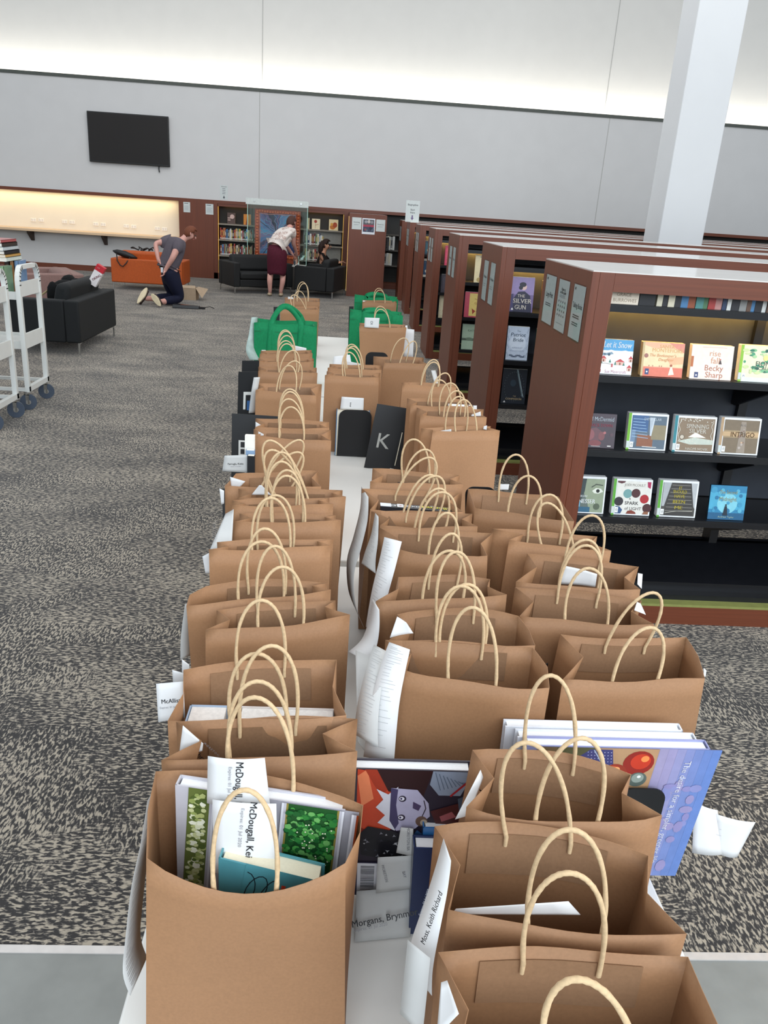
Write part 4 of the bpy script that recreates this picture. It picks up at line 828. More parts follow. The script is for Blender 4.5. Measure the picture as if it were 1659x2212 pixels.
# ------------------------------------------------------------------ soft seats
def sofa(label, loc, rz, w_, d_, c, h=.58, cat='sofa', ch=.78, cushion='pillow', name='sofa', seat=.40, rough=.55):
    fab = col(c, rough, .4, noise=.12, nscale=60, bump=.15); rt = root(name, label, cat, loc, None, rz, True); a = .13
    m = MB(); hw, hd = w_/2, d_/2
    m.box((-hw, hd-.16, .13), (hw, hd, h)); m.box((-hw, -hd, .13), (-hw+a, hd-.161, h)); m.box((hw-a, -hd, .13), (hw, hd-.161, h)); m.box((-hw+a+.001, -hd+.01, .13), (hw-a-.001, hd-.161, .27))
    part('frame', m, fab, rt, bevel=.02, seg=3)
    m = MB(); m.box((-hw+a+.004, -hd-.005, .272), (hw-a-.004, hd-.165, seat)); part('seat_cushion', m, fab, rt, bevel=.035, seg=3)
    m = MB(); m.hexa([(-hw+a+.02, hd-.36, seat), (hw-a-.02, hd-.36, seat), (hw-a-.02, hd-.165, seat), (-hw+a+.02, hd-.165, seat), (-hw+a+.02, hd-.28, ch), (hw-a-.02, hd-.28, ch), (hw-a-.02, hd-.12, ch), (-hw+a+.02, hd-.12, ch)])
    part('back_cushion', m, fab, rt, bevel=.06, seg=4)
    for sx in (-1, 1):
        for sy in (-1, 1):
            x, y = sx*(hw-.03), sy*(hd-.03); m = MB(); m.box((x-.008, y-.008, 0), (x+.008, y+.008, .13)); m.prism([(x, .13), (x-sx*.10, .13), (x-sx*.10, .124), (x-sx*.02, .11), (x, .07)], 'y', y-.006, y+.006)
            part('leg', m, CHROME, rt)
    return rt
sofa('dark charcoal two seat sofa nearest the book trolleys with a jacket on it', (-3.24, 9.63, 0), math.radians(-90), 1.43, .78, '#15181a', ch=.74, rough=.8)
sofa('dusty mauve armchair mostly hidden behind the book trolleys', (-4.35, 12.2, 0), math.radians(-60), 1.1, .85, '#80625c', cat='armchair', ch=.6, name='armchair')
sofa('orange two seat sofa seen from behind with a black bag on its back', (-3.70, 16.02, 0), math.radians(180), 1.30, .82, '#b04f19', h=.56, ch=.70)
sofa('black sofa on the left before the glass case, turned to face the table', (-1.80, 16.66, 0), math.radians(30), 1.25, .80, '#121314', ch=.70, rough=.7)
sofa('black sofa on the right before the glass case, seen side on', (-.50, 16.66, 0), math.radians(-104), 1.02, .80, '#121314', ch=.72, rough=.7)
# small side table and glass jar between the sofas
t = root('side_table', 'small dark side table between the two black sofas under the glass jar', 'side table', (-.98, 16.75, 0))
m = MB(); m.cyl((-.98, 16.75, .53), (-.98, 16.75, .555), .17, 28); part('tabletop', m, col('#cfcac4', .3), t, smooth=40)
m = MB(); m.cyl((-.98, 16.75, .012), (-.98, 16.75, .53), .02, 12); part('pedestal', m, CHROME, t, smooth=40)
m = MB(); m.cyl((-.98, 16.75, 0), (-.98, 16.75, .012), .15, 28); part('base', m, CHROME, t, smooth=40)
def glass_material(name, tint, rough=.02):
    g = bpy.data.materials.new(name); g.use_nodes = True; b = g.node_tree.nodes['Principled BSDF']; b.inputs['Base Color'].default_value = (*lin(tint), 1)
    b.inputs['Transmission Weight'].default_value = 1; b.inputs['Roughness'].default_value = rough; b.inputs['IOR'].default_value = 1.45; return g
def pane_material(name, tint, fac):
    g = bpy.data.materials.new(name); g.use_nodes = True; nt = g.node_tree; nt.nodes.clear(); o = nt.nodes.new('ShaderNodeOutputMaterial'); mx = nt.nodes.new('ShaderNodeMixShader')
    tr = nt.nodes.new('ShaderNodeBsdfTransparent'); tr.inputs[0].default_value = (*lin(tint), 1); gl = nt.nodes.new('ShaderNodeBsdfGlossy'); gl.inputs[0].default_value = (*lin(tint), 1); gl.inputs['Roughness'].default_value = .03
    
    mx.inputs[0].default_value = fac; nt.links.new(tr.outputs[0], mx.inputs[1]); nt.links.new(gl.outputs[0], mx.inputs[2]); nt.links.new(mx.outputs[0], o.inputs[0]); return g
GLASS = glass_material('clear_glass', '#eef6f3'); PANE = pane_material('case_glass', '#f0f6f3', .045)
t = root('glass_jar', 'clear glass jar standing by the bending woman on the side table', 'jar', (-1.0, 16.70, .555))
m = MB(); x, y = -1.0, 16.70
prof = [(.0, .0), (.055, .0), (.06, .01), (.06, .17), (.066, .185), (.062, .185), (.055, .17), (.055, .015), (0, .012)]
n = 24; vs = [(x+r*math.cos(2*math.pi*i/n), y+r*math.sin(2*math.pi*i/n), .556+z) for r, z in prof for i in range(n)]
m.add(vs, [(j*n+i, j*n+(i+1) % n, (j+1)*n+(i+1) % n, (j+1)*n+i) for j in range(len(prof)-1) for i in range(n)]); part('jar_body', m, GLASS, t, smooth=50)
# glass display case with framed picture
cs = root('display_case', 'tall glass display case with a blue burst picture behind the black sofas', 'display case', (-1.46, 17.7, 0))
cx0, cx1, cy0, cy1 = -2.07, -.84, 17.50, 17.95
m = MB(); m.box((cx0, cy0, 0), (cx1, cy1, .50)); part('plinth', m, col('#3a3632', .5), cs, bevel=.004)
for nm, a, b_ in (('glass_pane', (cx0, cy0, .50), (cx1, cy0+.008, 1.74)), ('glass_pane', (cx0, cy1-.008, .50), (cx1, cy1, 1.64)), ('glass_pane', (cx0, cy0+.008, .50), (cx0+.008, cy1-.008, 1.64)), ('glass_pane', (cx1-.008, cy0+.008, .50), (cx1, cy1-.008, 1.64))):
    m = MB(); m.box(a, b_); part(nm, m, PANE, cs)
m = MB()
for x in (cx0, cx1-.012): m.box((x, cy0-.002, .5), (x+.012, cy0+.010, 1.64))
part('glass_edge', m, col('#a9cfc3', .2, .6, noise=0), cs)
m = MB(); m.box((cx0-.03, cy0-.006, 1.635), (cx1+.01, cy0-.001, 1.755)); part('frosted_band', m, col('#cfd6d3', .5), cs)
m = MB(); m.box((cx0, cy0+.01, 1.625), (cx1, cy1, 1.64)); part('lid', m, col('#8f8a84', .4), cs)
for x in (cx0+.14, cx1-.14):
    m = MB(); m.cyl((x, cy0-.016, 1.70), (x, cy0-.006, 1.70), .018, 16); part('bolt', m, CHROME, cs, smooth=40)
fp = root('framed_picture', 'blue and violet burst picture in a bubbled orange frame inside the glass case', 'picture', (-1.45, 17.66, .502))
a, c_ = (-1.93, .60), (-.99, 1.56)
m = MB(); m.box((a[0], 17.62, .502), (c_[0], 17.66, c_[1])); part('frame', m, col('#b5492e', .6, noise=.25, nscale=18), fp, bevel=.008)
m = MB(); q = random.Random(5)
for i in range(17):
    for zz_ in (a[1]+.02, c_[1]-.055): m.ell((a[0]+.05+i*(c_[0]-a[0]-.10)/16, 17.62, zz_+.015*q.random()), (.030, .022, .030), 8, k=5)
for i in range(15):
    for xx_ in (a[0]+.05, c_[0]-.05): m.ell((xx_+.008*(q.random()-.5), 17.62, a[1]+.07+i*.058), (.028, .022, .028), 8, k=5)
part('frame_bubbles', m, col('#de6a40', .35), fp, smooth=180)
A = Art((a[0]+.10, 17.6185, a[1]+.08), (1, 0, 0), (0, 0, 1), c_[0]-a[0]-.20, c_[1]-a[1]-.16)
def wob(k): return [(.5+(.5+.012*math.sin(9*t))*max(-1, min(1, 1.35*math.cos(t))), .5+(.5+.012*math.cos(11*t))*max(-1, min(1, 1.35*math.sin(t)))) for t in [2*math.pi*i/48 for i in range(48)]]
A.poly([(0+.02*k_, 0) for k_ in (1,)]+[(1, .0), (1.0, 1.0), (0, 1)], '#4a4468')
q = random.Random(12)
for i in range(34):
    t = 2*math.pi*i/34+q.random()*.1; w2 = q.uniform(.05, .13); r = .60; cxx, cyy = .5, .5
    P = [(cxx, cyy)]
    for s in (-1, 1): tt = t+s*w2; P.append((max(0, min(1, cxx+.75*math.cos(tt))), max(0, min(1, cyy+.75*math.sin(tt)))))
    A.poly(P, q.choice(['#3a4a8a', '#4a90c4', '#6a6296', '#34346a', '#7a6ca0', '#2c4a7a', '#5a7eb8', '#22244a']))
for i in range(26):
    t = 2*math.pi*i/26+q.random()*.2; P = []
    for k_ in range(9): r = .12+.05*k_; tt = t+.09*math.sin(k_*1.7+i); P.append((max(.01, min(.99, .5+r*math.cos(tt))), max(.01, min(.99, .5+r*math.sin(tt)))))
    A.stroke(P, .006, q.choice(['#7fc4dc', '#b08ab0', '#c5778a', '#8fb4e0']))
A.stroke([(0, 0), (.5, .02), (1, 0), (.98, .5), (1, 1), (.75, .97), (.5, 1), (.25, .97), (0, 1), (.02, .5), (0, 0)], .012, '#c77a72')
A.done('artwork', fp)
# ------------------------------------------------------------------ things on the seats and the floor
m = MB(); q = random.Random(2)
for i in range(16): m.ell((-3.22+q.uniform(-.16, .16), 9.75+q.uniform(-.22, .22), .56+q.uniform(0, .12)), (q.uniform(.05, .12), q.uniform(.07, .14), q.uniform(.05, .09)), 9, k=6)
m.ell((-3.28, 9.42, .56), (.07, .06, .16)); jk = root('jacket', 'crumpled black jacket thrown over the charcoal sofa cushion', 'jacket', (-3.2, 9.75, .42)); part('cloth', m, col('#0d0e10', .85, .2, noise=.3, nscale=30), jk, smooth=180)
m = MB(); m.tube([(-3.30, 9.5, .66), (-3.40, 9.35, .56), (-3.45, 9.3, .45)], .012, 6); part('strap', m, col('#8a7a58', .7), jk)
bx = root('carton', 'small white and red carton poking up behind the charcoal sofa cushion', 'box', (-2.92, 9.9, .72)); bx['group'] = 'boxes near the sofas'; del bx['group']
u_ = Vector((.50, 0, .86)); v_ = Vector((.86, 0, -.50)); o_ = Vector((-2.99, 9.84, .74))
P = lambda s, t_, y: tuple(o_+u_*s+v_*t_+Vector((0, y, 0)))
m = MB(); m.hexa([P(-.06, 0, 0), P(-.06, .10, 0), P(-.06, .10, .07), P(-.06, 0, .07), P(.12, 0, 0), P(.12, .10, 0), P(.12, .10, .07), P(.12, 0, .07)]); part('carton_body', m, col('#e8e2e2', .5), bx)
m = MB(); m.hexa([P(.12, -.002, -.002), P(.12, .102, -.002), P(.12, .102, .072), P(.12, -.002, .072), P(.19, -.002, -.002), P(.19, .102, -.002), P(.19, .102, .072), P(.19, -.002, .072)]); part('lid', m, col('#c01c2c', .45), bx)
A = Art(P(-.06, 0, 0), v_, u_, .10, .25, .003); A.text('OKING', .62, .42, .036, '#8a2038', .02, 60); A.text('LO', .35, .86, .02, '#f0dada', .02, 0); A.done('print', bx)
bb_ = root('shoulder_bag', 'black shoulder bag slumped on the back of the orange sofa', 'bag', (-4.1, 15.72, .56))
m = MB(); m.tube([(-4.32, 15.70, .68), (-4.25, 15.70, .665), (-4.10, 15.70, .63), (-3.97, 15.69, .595), (-3.88, 15.69, .575)], [.012, .045, .06, .045, .012], 10); part('bag_body', m, col('#0c0c0e', .5), bb_, smooth=180)
m = MB(); m.tube([(-4.24, 15.64, .64), (-4.22, 15.59, .52), (-4.17, 15.59, .44), (-4.12, 15.585, .42), (-4.07, 15.59, .47), (-4.0, 15.64, .58)], .010, 6); part('strap', m, col('#121214', .6), bb_, smooth=180)
m = MB(); q = random.Random(9); pts = [(-4.05+.42*i/24+.04*math.sin(i*1.9), 16.0+.10*math.cos(i*1.3), .725+.02*math.sin(i*.9)+.018*math.cos(i*2.2)) for i in range(25)]; m.tube(pts, .012, 6); cl_ = root('cable_coil', 'tangled black cable lying on the orange sofa cushion', 'cable', (-3.85, 16.0, .70)); part('cable', m, col('#1a1512', .6), cl_, smooth=180)
kb = root('instrument_case', 'flat black case lying on the carpet by the kneeling man', 'case', (-2.5, 13.5, 0))
m = MB(); m.hexa([(-2.78, 13.36, .005), (-2.36, 13.40, .005), (-2.36, 13.52, .005), (-2.78, 13.56, .005), (-2.78, 13.37, .06), (-2.36, 13.41, .045), (-2.36, 13.51, .045), (-2.78, 13.55, .06)]); part('case_body', m, col('#0b0b0d', .4), kb, bevel=.006)
m = MB(); m.box((-2.36, 13.43, .006), (-2.27, 13.49, .035)); m.tube([(-2.28, 13.46, .03), (-2.2, 13.52, .04), (-2.14, 13.56, .01)], .006, 6); part('strap', m, BLACK, kb)
m = MB(); m.box((-2.66, 13.42, .0575), (-2.52, 13.44, .0595)); part('metal_plate', m, col('#a05a3a', .4), kb)
cb = root('cardboard_box', 'open cardboard box with folded flaps on the carpet behind the kneeling man', 'box', (-2.7, 14.75, 0))
CARD = col('#a8937c', .8, .2, noise=.06); m = MB()
m.box((-2.90, 14.6, 0), (-2.62, 14.605, .20)); m.box((-2.90, 14.9, 0), (-2.62, 14.905, .20)); m.box((-2.90, 14.605, 0), (-2.895, 14.9, .20)); m.box((-2.625, 14.605, 0), (-2.62, 14.9, .20)); m.box((-2.895, 14.605, 0), (-2.625, 14.9, .006)); part('box_body', m, CARD, cb)
m = MB(); m.hexa([(-2.62, 14.59, .205), (-2.50, 14.50, .06), (-2.495, 14.505, .06), (-2.615, 14.595, .205), (-2.62, 14.88, .21), (-2.44, 14.78, .19), (-2.435, 14.785, .19), (-2.615, 14.885, .21)]); part('flap', m, CARD, cb)
m = MB(); m.hexa([(-2.89, 14.605, .2), (-2.63, 14.605, .2), (-2.63, 14.60, .204), (-2.89, 14.60, .204), (-2.87, 14.72, .235), (-2.65, 14.72, .235), (-2.65, 14.716, .239), (-2.87, 14.716, .239)]); part('flap', m, CARD, cb)
# ------------------------------------------------------------------ book trolleys
TW = col('#dcdedb', .35, .5, noise=.02, nscale=12, name='white_powder_coat')
def trolley(label, y0, x1=-2.50, wd=.45, L=.92):
    t = root('book_trolley', label, 'trolley', (x1-L/2, y0+wd/2, 0), 'white book trolleys'); r = .017
    for x in (x1-.02, x1-L+.02):
        m = MB(); pts = [(x, y0+r, .15), (x, y0+r, .98)]
        for i in range(9): a = math.pi*i/8; k = .10; 
        pts += [(x, y0+r+.07*(1-math.cos(math.radians(q))), .98+.13*math.sin(math.radians(q))) for q in range(15, 91, 15)]
        pts += [(x, y0+wd-r-.07*(1-math.cos(math.radians(q))), .98+.13*math.sin(math.radians(q))) for q in range(90, 0, -15)]
        pts += [(x, y0+wd-r, .98), (x, y0+wd-r, .15)]
        for a, b_ in zip(pts, pts[1:]):
            d = (Vector(b_)-Vector(a)).normalized(); nn = Vector((1, 0, 0)); q_ = d.cross(nn)*.016; a2, b2 = Vector(a)-d*.004, Vector(b_)+d*.004
            m.hexa([a2-q_-nn*.018, a2+q_-nn*.018, a2+q_+nn*.018, a2-q_+nn*.018, b2-q_-nn*.018, b2+q_-nn*.018, b2+q_+nn*.018, b2-q_+nn*.018])
        m.box((x-.018, y0, .15), (x+.018, y0+wd, .19)); part('end_frame', m, TW, t)
        m = MB(); m.box((x-.006, y0+.03, .89), (x+.012, y0+wd-.03, 1.0)); part('end_plate', m, TW, t)
        m = MB(); m.box((x-.006, y0+.03, .49), (x+.012, y0+wd-.03, .605)); part('end_plate', m, TW, t)
    for z in (.90, .52): m = MB(); m.box((x1-L+.03, y0+.02, z), (x1-.03, y0+wd-.02, z+.008)); m.box((x1-L+.03, y0+.01, z-.03), (x1-.03, y0+.02, z+.03)); m.box((x1-L+.03, y0+wd-.02, z-.03), (x1-.03, y0+wd-.01, z+.03)); part('shelf', m, TW, t)
    m = MB(); m.box((x1-L+.03, y0+.01, .15), (x1-.03, y0+.04, .175)); m.box((x1-L+.03, y0+wd-.04, .15), (x1-.03, y0+wd-.01, .175)); part('bottom_rail', m, TW, t)
    for x in (x1-.035, x1-L+.035):
        for s, y in ((-1, y0+.02), (1, y0+wd-.02)):
            m = MB(); m.cyl((x, y, .125), (x, y, .15), .022, 14); m.box((x-.018, y-.020, .05), (x+.022, y-.016, .128)); m.box((x-.018, y+.016, .05), (x+.022, y+.020, .128)); m.box((x-.02, y-.02, .122), (x+.022, y+.02, .128)); f = part('caster', m, CHROME, t)
            m = MB(); m.cyl((x+.012, y-.013, .064), (x+.002, y+.013, .064), .064, 28); part('wheel', m, col('#3f4a5a', .5), f, smooth=40)
            m = MB(); m.cyl((x+.014, y-.018, .064), (x+.0, y+.018, .064), .02, 16); part('hub', m, CHROME, f, smooth=40)
    return t
trolley('white metal book trolley nearest the camera at the left edge', 5.80)
trolley('white metal book trolley behind the nearest one, piled with books', 6.47)
q = random.Random(21)
def loose_book(label, c0, r, u, t_, w_, h_, c, group, pages='#e6e2d8'):
    """c0 corner; r width dir, u height dir, t thickness dir"""
    c0, r, u, t_ = Vector(c0), Vector(r).normalized(), Vector(u).normalized(), Vector(t_)
    rt = root('book', label, 'book', tuple(c0), group); th = t_.length; n_ = t_.normalized(); k = .0025
    def slab(a, b_, m):  m.hexa([a, a+r*w_, a+r*w_+n_*b_, a+n_*b_, a+u*h_, a+r*w_+u*h_, a+r*w_+n_*b_+u*h_, a+n_*b_+u*h_])
    m = MB(); slab(c0, k, m); slab(c0+n_*(th-k), k, m); a = c0; m.hexa([a, a+r*k, a+r*k+t_, a+t_, a+u*h_, a+r*k+u*h_, a+r*k+u*h_+t_, a+u*h_+t_]); part('cover', m, col(c, .35, .5, coat=.3), rt)
    m = MB(); a = c0+n_*k+r*k+u*.003; W2 = r*(w_-k-.003); U2 = u*(h_-.006); N2 = n_*(th-2*k); m.hexa([a, a+W2, a+W2+N2, a+N2, a+U2, a+W2+U2, a+W2+N2+U2, a+N2+U2]); part('page_block', m, col(pages, .8), rt)
    return rt
TG = 'books loaded on the rear trolley'
for i, (c, w_, lab) in enumerate((('#6f8fb5', .032, 'pale blue book standing just inside the rear trolley end'), ('#b98656', .030, 'tan spined book standing second inside the rear trolley end'), ('#4a3c38', .035, 'dark brown book with grey top standing in the rear trolley'), ('#7f9f7c', .03, 'green spined book standing between the two trolleys ends'), ('#b43a44', .03, 'red topped book standing in the rear trolley'), ('#5d9bc4', .03, 'bright blue topped book in the rear trolley'), ('#42536b', .03, 'slate blue book standing left in the rear trolley'), ('#93a596', .03, 'grey green book standing farther left in the rear trolley'))):
    back = i in (2, 1)
    x = -2.585-.036*(i if i < 3 else i-2); y = 6.70 if i < 3 else 6.50
    loose_book(lab, (x, y, .908), (0, 1, 0), (0, 0, 1), (-w_, 0, 0), .16, .235 if i < 3 else .205, c, TG)
z = 1.146
for i, (c, th, lab) in enumerate((('#cfd8cf', .03, 'white and pale green book at the bottom of the stack on the rear trolley'), ('#c79a55', .02, 'ochre spined book low in the stack on the rear trolley'), ('#20262b', .026, 'black book in the middle of the stack on the rear trolley'), ('#c5cdd0', .028, 'silver grey book in the stack on the rear trolley'), ('#3a322e', .028, 'dark book second from the top of the trolley stack'), ('#b45a5a', .022, 'red and grey book topmost on the trolley stack'))):
    loose_book(lab, (-2.60-.006*i, 6.52, z), (-1, 0, 0), (0, 1, 0), (0, 0, th), .22, .30, c, TG); z += th+.0006
# ------------------------------------------------------------------ face-out books
def shelf_case(label, q, y, zs, depth, art, c='#e6e8ea', cat='audiobook', tilt=.028, spine=None, group='audiobooks shown face out', clip=None, frame=True):
    """q: pixel corners tl,tr,br,bl of the front; stands on a shelf at height zs"""
    tl, tr, br, bl = [at(px_, py_, Y=y) for px_, py_ in q]; x0 = (tl.x+bl.x)/2; x1 = (tr.x+br.x)/2; h = ((tl.z-bl.z)+(tr.z-br.z))/2
    if clip: x0 = max(x0, clip)
    z0 = zs+.001; rt = root('audiobook_case' if cat == 'audiobook' else 'book', label, cat, ((x0+x1)/2, y+.02, z0), group); ty = Vector((0, tilt, 0))
    F = [Vector((x0, y, z0)), Vector((x1, y, z0)), Vector((x1, y+tilt, z0+h)), Vector((x0, y+tilt, z0+h))]; D = Vector((0, depth, 0))
    m = MB(); m.hexa([F[0], F[1], F[1]+D, F[0]+D, F[3], F[2], F[2]+D, F[3]+D]); part('case' if cat == 'audiobook' else 'cover', m, col(c, .3, .5, coat=.3), rt, bevel=.0022)
    if cat == 'book': 
        m = MB(); e = Vector((.003, 0, 0)); k = Vector((0, .003, 0)); zt = Vector((0, 0, .0012)); m.hexa([F[3]+e+k, F[2]-e*.2+k, F[2]+D-k-e*.2, F[3]+D-k+e]+[p+zt for p in (F[3]+e+k, F[2]-e*.2+k, F[2]+D-k-e*.2, F[3]+D-k+e)]); part('page_block', m, col('#e0dccf', .8), rt)
    A = Art(F[0], (1, 0, 0), F[3]-F[0], x1-x0, (F[3]-F[0]).length, .0008); art(A); A.done('cover_print', rt)
    return rt
def fr(A, x0=.10, y0=.04, x1=.965, y1=.95, sp=None, lab=True):
    if sp: A.rect(0, .0, .065, 1, sp)
    if lab: A.rect(0.0, .05, .065, .24, '#c9d2cf'); A.rect(.085, .07, .17, .22, '#e8eae8'); A.text('ID', .127, .145, .012, '#6a6a6a', .01, -90)
def sub(A, x0, y0, x1, y1): return lambda x, y: (x0+(x1-x0)*x, y0+(y1-y0)*y)
def a_snow(A):
    A.rect(0, 0, 1, 1, '#eef1f4'); A.rect(0, .68, 1, 1, '#4f9ccb'); A.poly([(0, .6), (.15, .67), (.3, .66), (.42, .7), (.6, .66), (.8, .7), (1, .64), (1, .5), (0, .5)], '#f6f7f8')
    A.poly([(0, .55), (.1, .62), (.3, .6), (.45, .64), (.5, .58), (.3, .53)], '#7f97a8'); A.disc(.38, .56, .035, '#3f5564'); A.disc(.27, .57, .03, '#5a7080')
    for x, y, s in ((.12, .42, .11), (.25, .44, .08), (.68, .36, .13), (.95, .46, .06), (.93, .2, .07)): A.poly([(x-s, y), (x, y+.09), (x+s, y)], '#c04848'); A.rect(x-s*.8, y-.09, x+s*.8, y, '#e0b8a8'); A.rect(x-.02, y-.09, x+.02, y-.02, '#8a5a48')
    for x, y in ((.2, .3), (.42, .33), (.78, .26), (.56, .27)): A.poly([(x-.03, y), (x, y+.1), (x+.03, y)], '#3f7a66')
    A.stroke([(0, .28), (.3, .31), (.5, .28)], .002, '#9a8f80'); A.rect(.46, .2, .50, .3, '#c05050')
    A.text('Let it Snow', .58, .84, .036, '#f4f8fb', .012, 0, shear=.15, fit=.118); A.rect(.06, .05, .2, .13, '#b0384e'); A.text('Sue Moorcroft', .58, .07, .018, '#b9808a', .0, fit=.09)
    A.poly([(0, 1), (.12, 1), (.11, .8), (0, .78)], '#c9565c')
def a_santa(A):
    A.rect(0, 0, 1, 1, '#f1d3a8'); A.rect(0, 0, .05, 1, '#c9b083'); A.poly([(.05, 1), (1, 1), (1, .8), (.6, .86), (.3, .82), (.05, .9)], '#eab592'); A.poly([(.62, 1), (1, 1), (1, .72), (.8, .85)], '#dd8f7c')
    A.rect(.05, 0, 1, .27, '#dd7a64'); A.rect(.05, .27, 1, .29, '#e9a58a'); A.poly([(.6, .55), (1, .62), (1, .4), (.7, .36)], '#efb48c')
    A.disc(.10, .6, .05, '#a06a60'); A.text('SANTA', .58, .88, .020, '#d9a86a', .0); A.text('MONTEFIORE', .6, .77, .022, '#d9a86a', .0, fit=.13)
    A.text("The Beekeeper's", .5, .62, .017, '#c98f5e', 0, shear=.2); A.text('Daughter', .58, .5, .017, '#c98f5e', 0, shear=.2)
    A.poly([(.66, .05), (.8, .08), (.74, .3), (.7, .3)], '#f4e6d0'); A.disc(.715, .34, .028, '#a8553e'); 
    for x in (.18, .27, .43, .48): A.rect(x, .29, x+.012, .33, '#8a4a3e')
    A.rect(.1, .05, .19, .22, '#3a4a78'); A.disc(.145, .13, .02, '#e8e8ee')
def a_rise(A):
    A.rect(0, 0, 1, 1, '#f2dfd2'); A.rect(0, 0, .06, 1, '#efe4d8'); A.rect(0, .35, .06, .66, '#b86a3c'); A.text('rise', .56, .76, .034, '#c9906e', .0); A.text('fall', .58, .55, .036, '#c9906e', .0); A.text('Becky', .56, .33, .034, '#d9a088', .004); A.text('Sharp', .58, .13, .034, '#d9a088', .004)
    A.poly([(.67, .46), (.74, .46), (.71, .58), (.69, .58)], '#4a3c3c'); A.disc(.70, .60, .014, '#c8553a'); A.rect(.11, .04, .2, .2, '#3f4b74'); A.disc(.155, .11, .02, '#e8e8ee'); A.lines(.25, .94, .6, 1, .03, '#d0a890', .001)
def a_fiona(A):
    A.rect(0, 0, 1, 1, '#e9e6c2'); A.rect(0, 0, .07, 1, '#8fbf3a'); fr(A)
    for i in range(40): x, y = rr.uniform(.1, .95), rr.uniform(.25, .9); A.disc(x, y, rr.uniform(.03, .09), rr.choice(['#4f9a74', '#2f7a5e', '#7fb88a', '#a9cf9a', '#2a5f50', '#cfd9a0']), rr.uniform(.02, .05), n=9)
    A.rect(.08, 0, 1, .12, '#dfe8e4'); A.disc(.62, .66, .06, '#f2dc8a'); A.text('FIONA', .62, .50, .028, '#2c3a34', .0); A.text('McCALLUM', .62, .38, .022, '#2c3a34', .0)
def a_val(A):
    A.rect(0, 0, 1, 1, '#4a4048'); A.poly([(.25, .55), (.45, .6), (.6, .5), (.55, .2), (.3, .2)], '#6a4a50'); A.disc(.3, .38, .12, '#8a5458', .16); A.disc(.62, .35, .09, '#7a4c50', .13); A.disc(.45, .14, .18, '#7d4448', .09); A.disc(.7, .45, .04, '#a8686a', .04); A.disc(.9, .4, .05, '#57434c')
    A.text('Val McDermid', .56, .84, .0265, '#c9d2da', .006, fit=.115); A.text('CRACK DOWN', .56, .66, .019, '#b0485c', .004, fit=.105); A.rect(.04, .08, .2, .15, '#d8d4d0'); A.stroke([(.35, .05), (.6, .05)], .0015, '#d8d4d0'); A.rect(.8, .05, .9, .08, '#d8d4d0')
def frame_cover(A, sp, inner):
    A.rect(0, 0, .07, 1, sp); A.rect(.09, .045, .955, .945, inner)
def a_sam(A):
    frame_cover(A, '#6fae2c', '#5b6a78'); A.rect(.09, .5, .5, .945, '#3f5f8a'); A.rect(.25, .1, .65, .42, '#8a5a44'); A.rect(.6, .3, .955, .7, '#8d8268'); A.rect(.09, .2, .2, .55, '#6f86a0')
    for i in range(7): A.stroke([(.12, .85-.08*i), (.4+.02*i, .84-.085*i)], .002, '#9fc0dc')
    for i in range(6): A.poly([(.52+.02*i, .9), (.56+.02*i, .9), (.60, .4), (.56, .4)], ('#9aa6b2', '#c4ccd4')[i % 2])
    A.text('SAM MILLAR', .6, .85, .016, '#b9c4cc', 0, fit=.075); A.stroke([(.4, .1), (.75, .09)], .003, '#d8d8d4'); fr(A)
def a_spin(A):
    frame_cover(A, '#2f7f8a', '#87745f'); A.poly([(.35, .42), (.52, .56), (.78, .42)], '#ece6da'); A.poly([(.1, .3), (.5, .42), (.95, .36), (.95, .24), (.4, .22)], '#bfc6ba')
    for i in range(30): x, y = rr.uniform(.12, .92), rr.choice([rr.uniform(.2, .38), rr.uniform(.85, .93)]); A.star(x, y, .02, .008, 5, '#ddd8cc', rr.random())
    for s in (.12, .9): A.stroke([(s+.02*math.sin(k*1.5), .3+.06*k) for k in range(11)], .0022, '#d9d3c6')
    A.text('SPINNING', .55, .72, .026, '#ece8de', .006, fit=.098); A.text('SILVER', .56, .59, .026, '#ece8de', .006, fit=.075); A.text('NAOMI NOVIK', .58, .10, .015, '#ece8de', .004, fit=.10); A.disc(.2, .42, .06, '#6f6252'); A.disc(.2, .42, .045, '#c9bfae'); fr(A)
def a_intr(A):
    frame_cover(A, '#b09372', '#7a6b58'); A.rect(.07, .50, .955, .62, '#c2a37c'); A.rect(.09, .62, .955, .66, '#a08a6a'); A.rect(.09, .46, .955, .50, '#a08a6a'); A.poly([(.45, .05), (.66, .05), (.62, .9), (.5, .9)], '#978a7c')
    for i in range(12): A.disc(rr.uniform(.48, .6), rr.uniform(.08, .7), rr.uniform(.015, .035), rr.choice(['#c9a98c', '#b5a8a0', '#8a6f60']), n=8)
    A.text('INTRIGO', .56, .545, .030, '#6e5233', .004, fit=.105); A.text('N K', .56, .8, .014, '#a8a09a', .004); fr(A)
def a_ness(A):
    A.rect(.05, .04, .955, .945, '#5f6b66'); A.rect(.05, .04, .32, .945, '#6fb7d6'); A.poly([(.4, .945), (.955, .945), (.955, .04), (.6, .04), (.5, .35), (.38, .6)], '#8f9a82'); A.poly([(.3, .945), (.45, .945), (.42, .6), (.36, .4), (.28, .3)], '#3a4446')
    A.poly([(.62, .62), (.72, .70), (.86, .69), (.93, .61), (.80, .55), (.68, .56)], '#d9dccf'); A.disc(.78, .625, .05, '#1c201e'); A.stroke([(.6, .72), (.72, .80), (.9, .78)], .004, '#3c403a'); A.rect(.05, .04, .6, .18, '#2f5f7a'); A.disc(.78, .2, .09, '#56604f')
    A.text('HÅKAN', .36, .47, .013, '#f0f4f4', .01); A.text('NESSER', .50, .33, .027, '#f4f6f6', .014, fit=.075); A.rect(.0, .06, .1, .22, '#cfe0e4'); A.lines(.06, .75, .18, 4, .05, '#3f7f9a', .0012)
